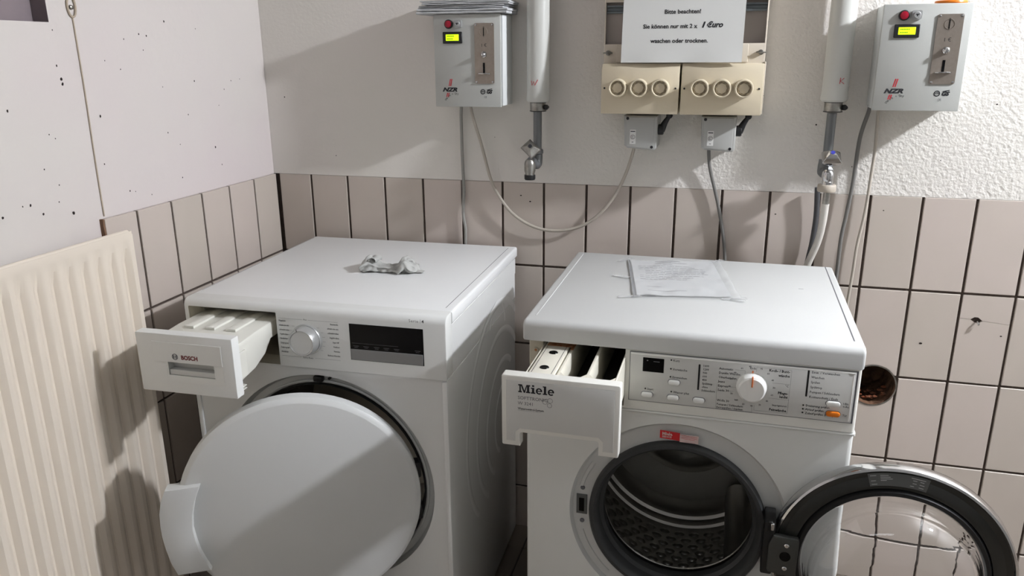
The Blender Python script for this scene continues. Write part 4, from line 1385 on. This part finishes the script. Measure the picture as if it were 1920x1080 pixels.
# left pipe with a bare tap
t1, z1 = pipe(.7755, 1.2430, 'grey water pipe left of the fuse box, marked W, with a bare tap', 'W', 1)
bm = bmn()
tube(bm, [(-.001, 0, z1 - .12), (-.001, -.001, z1 - .142), (-.003, -.006, z1 - .152), (-.008, -.018, z1 - .148), (-.012, -.030, z1 - .142)], [.0125, .0125, .013, .013, .0135, .014, .014, .0135, .0125, .0125, .012], 16, 3)
lathe(bm, [(.0125, -.116), (.0145, -.118), (.0145, -.126), (.0125, -.128)], (-.001, 0, z1), 'z', 24, closed=True)
obj('tap_body', bm, 'zinc', t1)
bm = bmn()
lathe(bm, [(0, .0), (.009, .0), (.0125, -.005), (.0140, -.012), (.0140, -.028), (.0120, -.034), (.0120, -.038), (0, -.038)], (-.013, -.032, z1 - .138), 'z', 24)
ou = obj('outlet', bm, 'chrome_old', t1)
bm = bmn(); lathe(bm, [(0, 0), (.0135, 0), (.0138, -.003), (.0138, -.010), (.0125, -.0125), (.009, -.0125), (.008, -.006), (0, -.006)], (-.013, -.032, z1 - .176), 'z', 24)
obj('outlet_rim', bm, 'black', ou)
def tap_handle(parent, c, rot, mark):
    bm = bmn()
    # faceted lozenge head: a square crown, a wide waist and a tapering neck along local -y
    rings = [(.0085, -.030, PI / 4), (.0215, -.016, PI / 4), (.0235, -.012, PI / 4), (.0080, .012, PI / 4)]
    vs = []
    for r, hh, ph in rings:
        vs.append([bm.verts.new((r * 1.25 * math.cos(ph + PI / 2 * k), hh, r * math.sin(ph + PI / 2 * k))) for k in range(4)])
    for A, B in zip(vs[:-1], vs[1:]):
        for k in range(4):
            bm.faces.new((A[k], A[(k + 1) % 4], B[(k + 1) % 4], B[k]))
    bm.faces.new(vs[0][::-1]); bm.faces.new(vs[-1])
    bmesh.ops.bevel(bm, geom=list(bm.edges), offset=.0012, segments=2, profile=.5, affect='EDGES')
    hnd = obj('tap_handle', bm, 'chrome' if mark == 'blue' else 'chrome_old', parent, loc=c, rot=rot, angle=.3)
    bm = bmn(); cyl(bm, (0, -.0312, 0), .0048, .002, 'y', 16)
    obj('handle_cap', bm, mark, hnd)
    return hnd
tap_handle(t1, (-.010, -.030, z1 - .117), (math.radians(-38), math.radians(38), math.radians(-18)), 'ink')
# right pipe with a connected hose
t2, z2 = pipe(1.4600, 1.2500, 'grey water pipe left of the right coin box, marked K, feeding a white hose', 'K', 2)
bm = bmn()
tube(bm, [(-.006, 0, z2 - .13), (-.007, -.002, z2 - .150), (-.006, -.010, z2 - .158), (.001, -.024, z2 - .150)], [.0125, .0125, .013, .013, .0135, .0135, .013, .0125, .012], 16, 3)
obj('tap_body', bm, 'zinc', t2)
bm = bmn(); lathe(bm, [(0, .002), (.008, .002), (.0125, -.004), (.0135, -.012), (.0120, -.024), (.0135, -.026), (.0135, -.032), (0, -.032)], (.001, -.032, z2 - .150), 'z', 24)
obj('outlet', bm, 'chrome', t2)
tap_handle(t2, (.003, -.030, z2 - .130), (math.radians(-48), 0, math.radians(4)), 'blue')
# inlet hose with its nut
hz = 1.2500 - .182
hose = thing('inlet_hose', 'white water hose with beige screw nut below the right tap', 'hose', (1.461, -.074, hz))
bm = bmn(); lathe(bm, [(0, 0), (.0185, 0), (.0200, -.002), (.0205, -.013), (.0190, -.016), (0, -.016)], (0, 0, 0), 'z', 28)
obj('screw_nut', bm, 'nut_beige', hose)
bm = bmn(); cyl(bm, (.002, .001, -.046), .0078, .032, 'z', 20)
obj('ferrule', bm, 'chrome_old', hose)
bm = bmn(); tube(bm, [(.002, .001, -.044), (.001, .008, -.09), (-.004, .022, -.14), (-.018, .036, -.195), (-.034, .040, -.26), (-.05, .040, -.40), (-.06, .04, -.60)], .0082, 14, 5)
obj('hose_tube', bm, 'hose_white', hose)
bm = bmn(); tube(bm, [(1.4475, -.020, 1.052), (1.4515, -.018, .985), (1.449, -.017, .92), (1.443, -.018, .87), (1.435, -.020, .78), (1.43, -.022, .62)], .0065, 12, 5)
tag(obj('drain_hose', bm, 'hose_dark'), 'dark grey hose hanging behind the white hose below the right tap', 'hose')

# ------------------------------------------------------------------ cables
def cable(name, pts, r, mat, label):
    bm = bmn(); tube(bm, pts, r, 12, 8)
    return tag(obj(name, bm, mat), label, 'cable')
cable('cable', [(.569, -.030, 1.236), (.568, -.024, 1.228), (.5635, -.014, 1.201), (.563, -.012, 1.15), (.563, -.010, 1.091), (.5645, -.009, 1.006), (.561, -.009, .949), (.567, -.010, .905), (.566, -.010, .864), (.566, -.010, .80), (.566, -.010, .6)], .0042, 'cable_grey', 'grey cable dropping straight from the left coin box behind the dryer')
cable('cable', [(.596, -.040, 1.238), (.597, -.034, 1.228), (.602, -.026, 1.195), (.619, -.020, 1.134), (.640, -.018, 1.052), (.660, -.018, 1.007), (.701, -.018, .955), (.758, -.018, .922), (.816, -.018, .914), (.879, -.018, .927), (.927, -.019, .959), (.967, -.020, 1.009), (.994, -.022, 1.064), (1.012, -.026, 1.122), (1.016, -.030, 1.148)], .0040, 'cable_light', 'light grey cable sagging in a loop from the left coin box to the left switch')
cable('cable', [(1.193, -.026, 1.146), (1.194, -.022, 1.122), (1.200, -.014, 1.083), (1.222, -.011, 1.006), (1.240, -.011, .927), (1.249, -.012, .865), (1.252, -.014, .78), (1.252, -.016, .62)], .0042, 'cable_dark', 'dark grey cable from the right switch down behind the washing machine')
cable('cable', [(1.5385, -.026, 1.243), (1.538, -.022, 1.227), (1.527, -.018, 1.167), (1.524, -.018, 1.069), (1.518, -.018, .993), (1.512, -.018, .929), (1.512, -.018, .849), (1.508, -.020, .75), (1.50, -.024, .55)], .0045, 'cable_dark', 'thicker grey cable hanging from the left corner of the right coin box')
cable('cable', [(1.5575, -.026, 1.243), (1.558, -.022, 1.227), (1.562, -.018, 1.144), (1.561, -.016, 1.083), (1.558, -.015, .995), (1.550, -.014, .918), (1.548, -.014, .852), (1.545, -.014, .785), (1.54, -.014, .65)], .0036, 'cable_light', 'thin light cable hanging from the right coin box beside the thicker one')

# ------------------------------------------------------------------ metal hook in the cracked tile
hk = thing('wall_hook', 'tiny broken metal hook stuck in the cracked wall tile at right', 'hook', (1.834, 0, .7455))
bm = bmn(); tube(bm, [(0, .006, 0), (0, -.006, -.001), (.002, -.010, -.004), (.003, -.007, -.008)], .0022, 8, 4)
obj('hook_bend', bm, 'chrome', hk)
bm = bmn(); lathe(bm, [(.0065, .004), (.006, .0075), (0, .0078)], (0, 0, 0), 'y', 12)
obj('plug_hole', bm, 'black_gloss', hk)
bm = bmn()
for (x, z, r) in [(1.7215, .6785, .0024), (1.89, .712, .0016), (1.36, .98, .0015), (.72, 1.0, .0016), (.745, .985, .0018), (1.60, 1.0, .0012)]:
    vs = [bm.verts.new((x + r * 1.6 * math.cos(2 * PI * i / 8), -.0004, z + r * math.sin(2 * PI * i / 8))) for i in range(8)]
    bm.faces.new(vs)
o = obj('tile_speck', bm, 'pit', wall_back, smooth=False); o['kind'] = 'stuff'

# ------------------------------------------------------------------ crumpled cloth on the dryer
def crumpled(seed=2):
    bm = bmn()
    n, m_ = 90, 44
    Lc = .142
    rows_ = []
    for i in range(n + 1):
        u = i / n
        x = -Lc / 2 + Lc * u
        wid = .022 + .010 * math.exp(-((u - .12) / .14) ** 2) + .010 * math.exp(-((u - .80) / .13) ** 2)
        hgt = .0135 + .018 * math.exp(-((u - .15) / .12) ** 2) + .021 * math.exp(-((u - .80) / .10) ** 2)
        fade = min(1, u / .04, (1 - u) / .04) ** .5 if 0 < u < 1 else 0
        ring = []
        for k in range(m_):
            a = 2 * PI * k / m_
            f = 1 + .22 * noise.noise(Vector((u * 9, math.cos(a) * 2.1, math.sin(a) * 2.1 + seed))) * 1.6
            f += .07 * noise.noise(Vector((u * 16, math.cos(a) * 4, math.sin(a) * 4 + seed)))
            f += .13 * math.sin(a * 7 + 3.5 * noise.noise(Vector((u * 5, 1, seed))) + 5 * u) * (.4 + .6 * abs(math.sin(u * 8)))
            y = wid * fade * math.cos(a) * f
            z = hgt * .52 * (1 + math.sin(a) * f) * max(fade, .12)
            crease = .0022 * math.sin(a * 5 + 5 * noise.noise(Vector((u * 4, 0, seed)))) * fade
            z = max(z + crease, 0.0003 + .0002 * math.cos(a))
            ring.append(bm.verts.new((x, y + .004 * math.sin(u * 7), z)))
        rows_.append(ring)
    for A, B in zip(rows_[:-1], rows_[1:]):
        for k in range(m_):
            bm.faces.new((A[k], A[(k + 1) % m_], B[(k + 1) % m_], B[k]))
    bm.faces.new(rows_[0][::-1]); bm.faces.new(rows_[-1])
    return bm
cl = thing('cloth', 'small crumpled grey cotton sock lying on the dryer lid', 'sock', (.4818, -.3235, .8653), .12)
obj('sock_body', crumpled(), 'cloth', cl, angle=3)
bm = bmn()
ring = []
N1, N2 = 36, 12
for i in range(N1):
    a = 2 * PI * i / N1
    rr = .0150 + .0016 * noise.noise(Vector((math.cos(a) * 2, math.sin(a) * 2, 4)))
    row = []
    for k in range(N2):
        b = 2 * PI * k / N2
        q = .0042 + .0012 * noise.noise(Vector((math.cos(a) * 5, math.sin(a) * 5, b)))
        row.append(bm.verts.new((q * math.sin(b) * 1.5 + .004 * math.sin(a), (rr + q * math.cos(b)) * math.cos(a), .0165 + (rr * .85 + q * math.cos(b)) * math.sin(a))))
    ring.append(row)
for i in range(N1):
    for k in range(N2):
        bm.faces.new((ring[i][k], ring[(i + 1) % N1][k], ring[(i + 1) % N1][(k + 1) % N2], ring[i][(k + 1) % N2]))
obj('cuff', bm, 'cloth', cl, loc=(.048, -.004, 0), rot=(0, math.radians(-8), math.radians(-35)), angle=3)
bm = bmn()
rows_ = []
for i in range(15):
    u = i / 14
    rows_.append([bm.verts.new((.045 + .040 * u, -.012 + .020 * v_ / 6 - .006 * u, .0012 + .012 * (1 - u) ** 1.3 * math.sin(PI * (v_ + .6) / 7.2) + .002 * abs(math.sin(v_ * 1.7 + u * 5)))) for v_ in range(7)])
for A, B in zip(rows_[:-1], rows_[1:]):
    for k in range(6):
        bm.faces.new((A[k], A[k + 1], B[k + 1], B[k]))
r = bmesh.ops.solidify(bm, geom=list(bm.faces), thickness=.0016)
obj('toe_flap', bm, 'cloth', cl, angle=3)
bm = bmn()
rows_ = []
for i in range(13):
    a = -.5 + 3.6 * i / 12
    rows_.append([bm.verts.new((-.036 + .0085 * math.cos(a) + .001 * v_ * (v_ % 2), -.020 + .007 * v_, .027 + .0075 * math.sin(a) + .0015 * math.sin(v_ * 2.1))) for v_ in range(6)])
for A, B in zip(rows_[:-1], rows_[1:]):
    for k in range(5):
        bm.faces.new((A[k], A[k + 1], B[k + 1], B[k]))
r = bmesh.ops.solidify(bm, geom=list(bm.faces), thickness=.0015)
obj('fold', bm, 'cloth', cl, angle=3)

# ------------------------------------------------------------------ taped instruction sheet on the washing machine
sx, sy = WX + .185 - (-.00476) * 0, WY + .185
ins = thing('instruction_sheet', 'printed instruction sheet in a clear sleeve taped on the washing machine lid', 'sheet', (sx, sy, .8812), .165)
def sheet_z(x, y, amp=1.0):
    e = min(x, .212 - x, y, .298 - y)
    return (.0016 + .0022 * noise.noise(Vector((x * 16, y * 11, 3))) + .0022 * noise.noise(Vector((x * 40, y * 30, 9))) * .6) * amp + .0012
def sheet(bm, x0, x1, y0, y1, dz, nx=30, ny=36, th=.0004, curl=0.0):
    T = [[bm.verts.new((x0 + (x1 - x0) * i / nx, y0 + (y1 - y0) * j / ny, max(sheet_z(x0 + (x1 - x0) * i / nx, y0 + (y1 - y0) * j / ny), 0.0003) + dz)) for j in range(ny + 1)] for i in range(nx + 1)]
    for i in range(nx):
        for j in range(ny):
            bm.faces.new((T[i][j], T[i + 1][j], T[i + 1][j + 1], T[i][j + 1]))
    return T
bm = bmn(); sheet(bm, .006, .196, .012, .292, 0)
ps = obj('paper', bm, 'paper2', ins, angle=3)
bm = bmn(); sheet(bm, -.001, .214, 0, .301, .0007)
obj('sleeve', bm, 'film', ins, angle=3)
bm = bmn()
def flat_bar(bm, x0, x1, y, w):
    n = max(2, int((x1 - x0) / .006))
    prev = None
    for i in range(n + 1):
        x = x0 + (x1 - x0) * i / n
        z = max(sheet_z(x, y), .0003) + .0005
        a, b = bm.verts.new((x, y - w / 2, z)), bm.verts.new((x, y + w / 2, z))
        if prev:
            bm.faces.new((prev[0], a, b, prev[1]))
        prev = (a, b)
rnd = random.Random(4)
for (x0, x1, y, w) in [(.062, .120, .281, .0022), (.060, .135, .266, .0022), (.078, .10, .250, .0018)]:
    flat_bar(bm, x0, x1, y, w)
y = .238
for k, xe in enumerate([.142, .15, .165, .168, .165, .17, .16, .135, .12]):
    x = .020 + (.014 if k in (3, 4, 5) else 0)
    while x < xe:
        wl = rnd.uniform(.006, .018)
        flat_bar(bm, x, min(x + wl, xe), y, .0019)
        x += wl + .0022
    y -= .0125 if k not in (2, 5) else .016
for k in range(2):
    flat_bar(bm, .03, .06 + .05 * k, .075 - .03 * k, .0012)
obj('print_marks', bm, 'ink', ps, smooth=False)
for (x, y, a, l) in [(-.008, .300, .9, .05), (.205, .300, .75, .05), (-.010, .004, .15, .045), (.200, .004, .1, .05), (-.022, .15, 2.6, .04), (.205, -.006, -.5, .03)]:
    bm = bmn(); box(bm, -l / 2, l / 2, -.006, .006, 0, .0006)
    for v in bm.verts:
        v.co.z += .0004 + .004 * max(0, noise.noise(Vector((v.co.x * 30, v.co.y * 30, a))))
    obj('tape', bm, 'film', ins, loc=(x, y, .0016 if 0 < x < .2 else .0010), rot=(0, 0, a), smooth=False)
bm = bmn(); sheet(bm, 0.0, .004, .004, .298, .0004, 2, 30)
obj('sleeve_edge', bm, 'ink_grey', ins, angle=3)
# small mark on the lid
bars([(.510, .0, .520, .0, .002)], 0, 'ink_grey', wm, 'scuff_mark')
o = bpy.data.objects['scuff_mark']; o.location = (0, .335, .8814); o.rotation_euler = (-PI / 2, 0, 0)
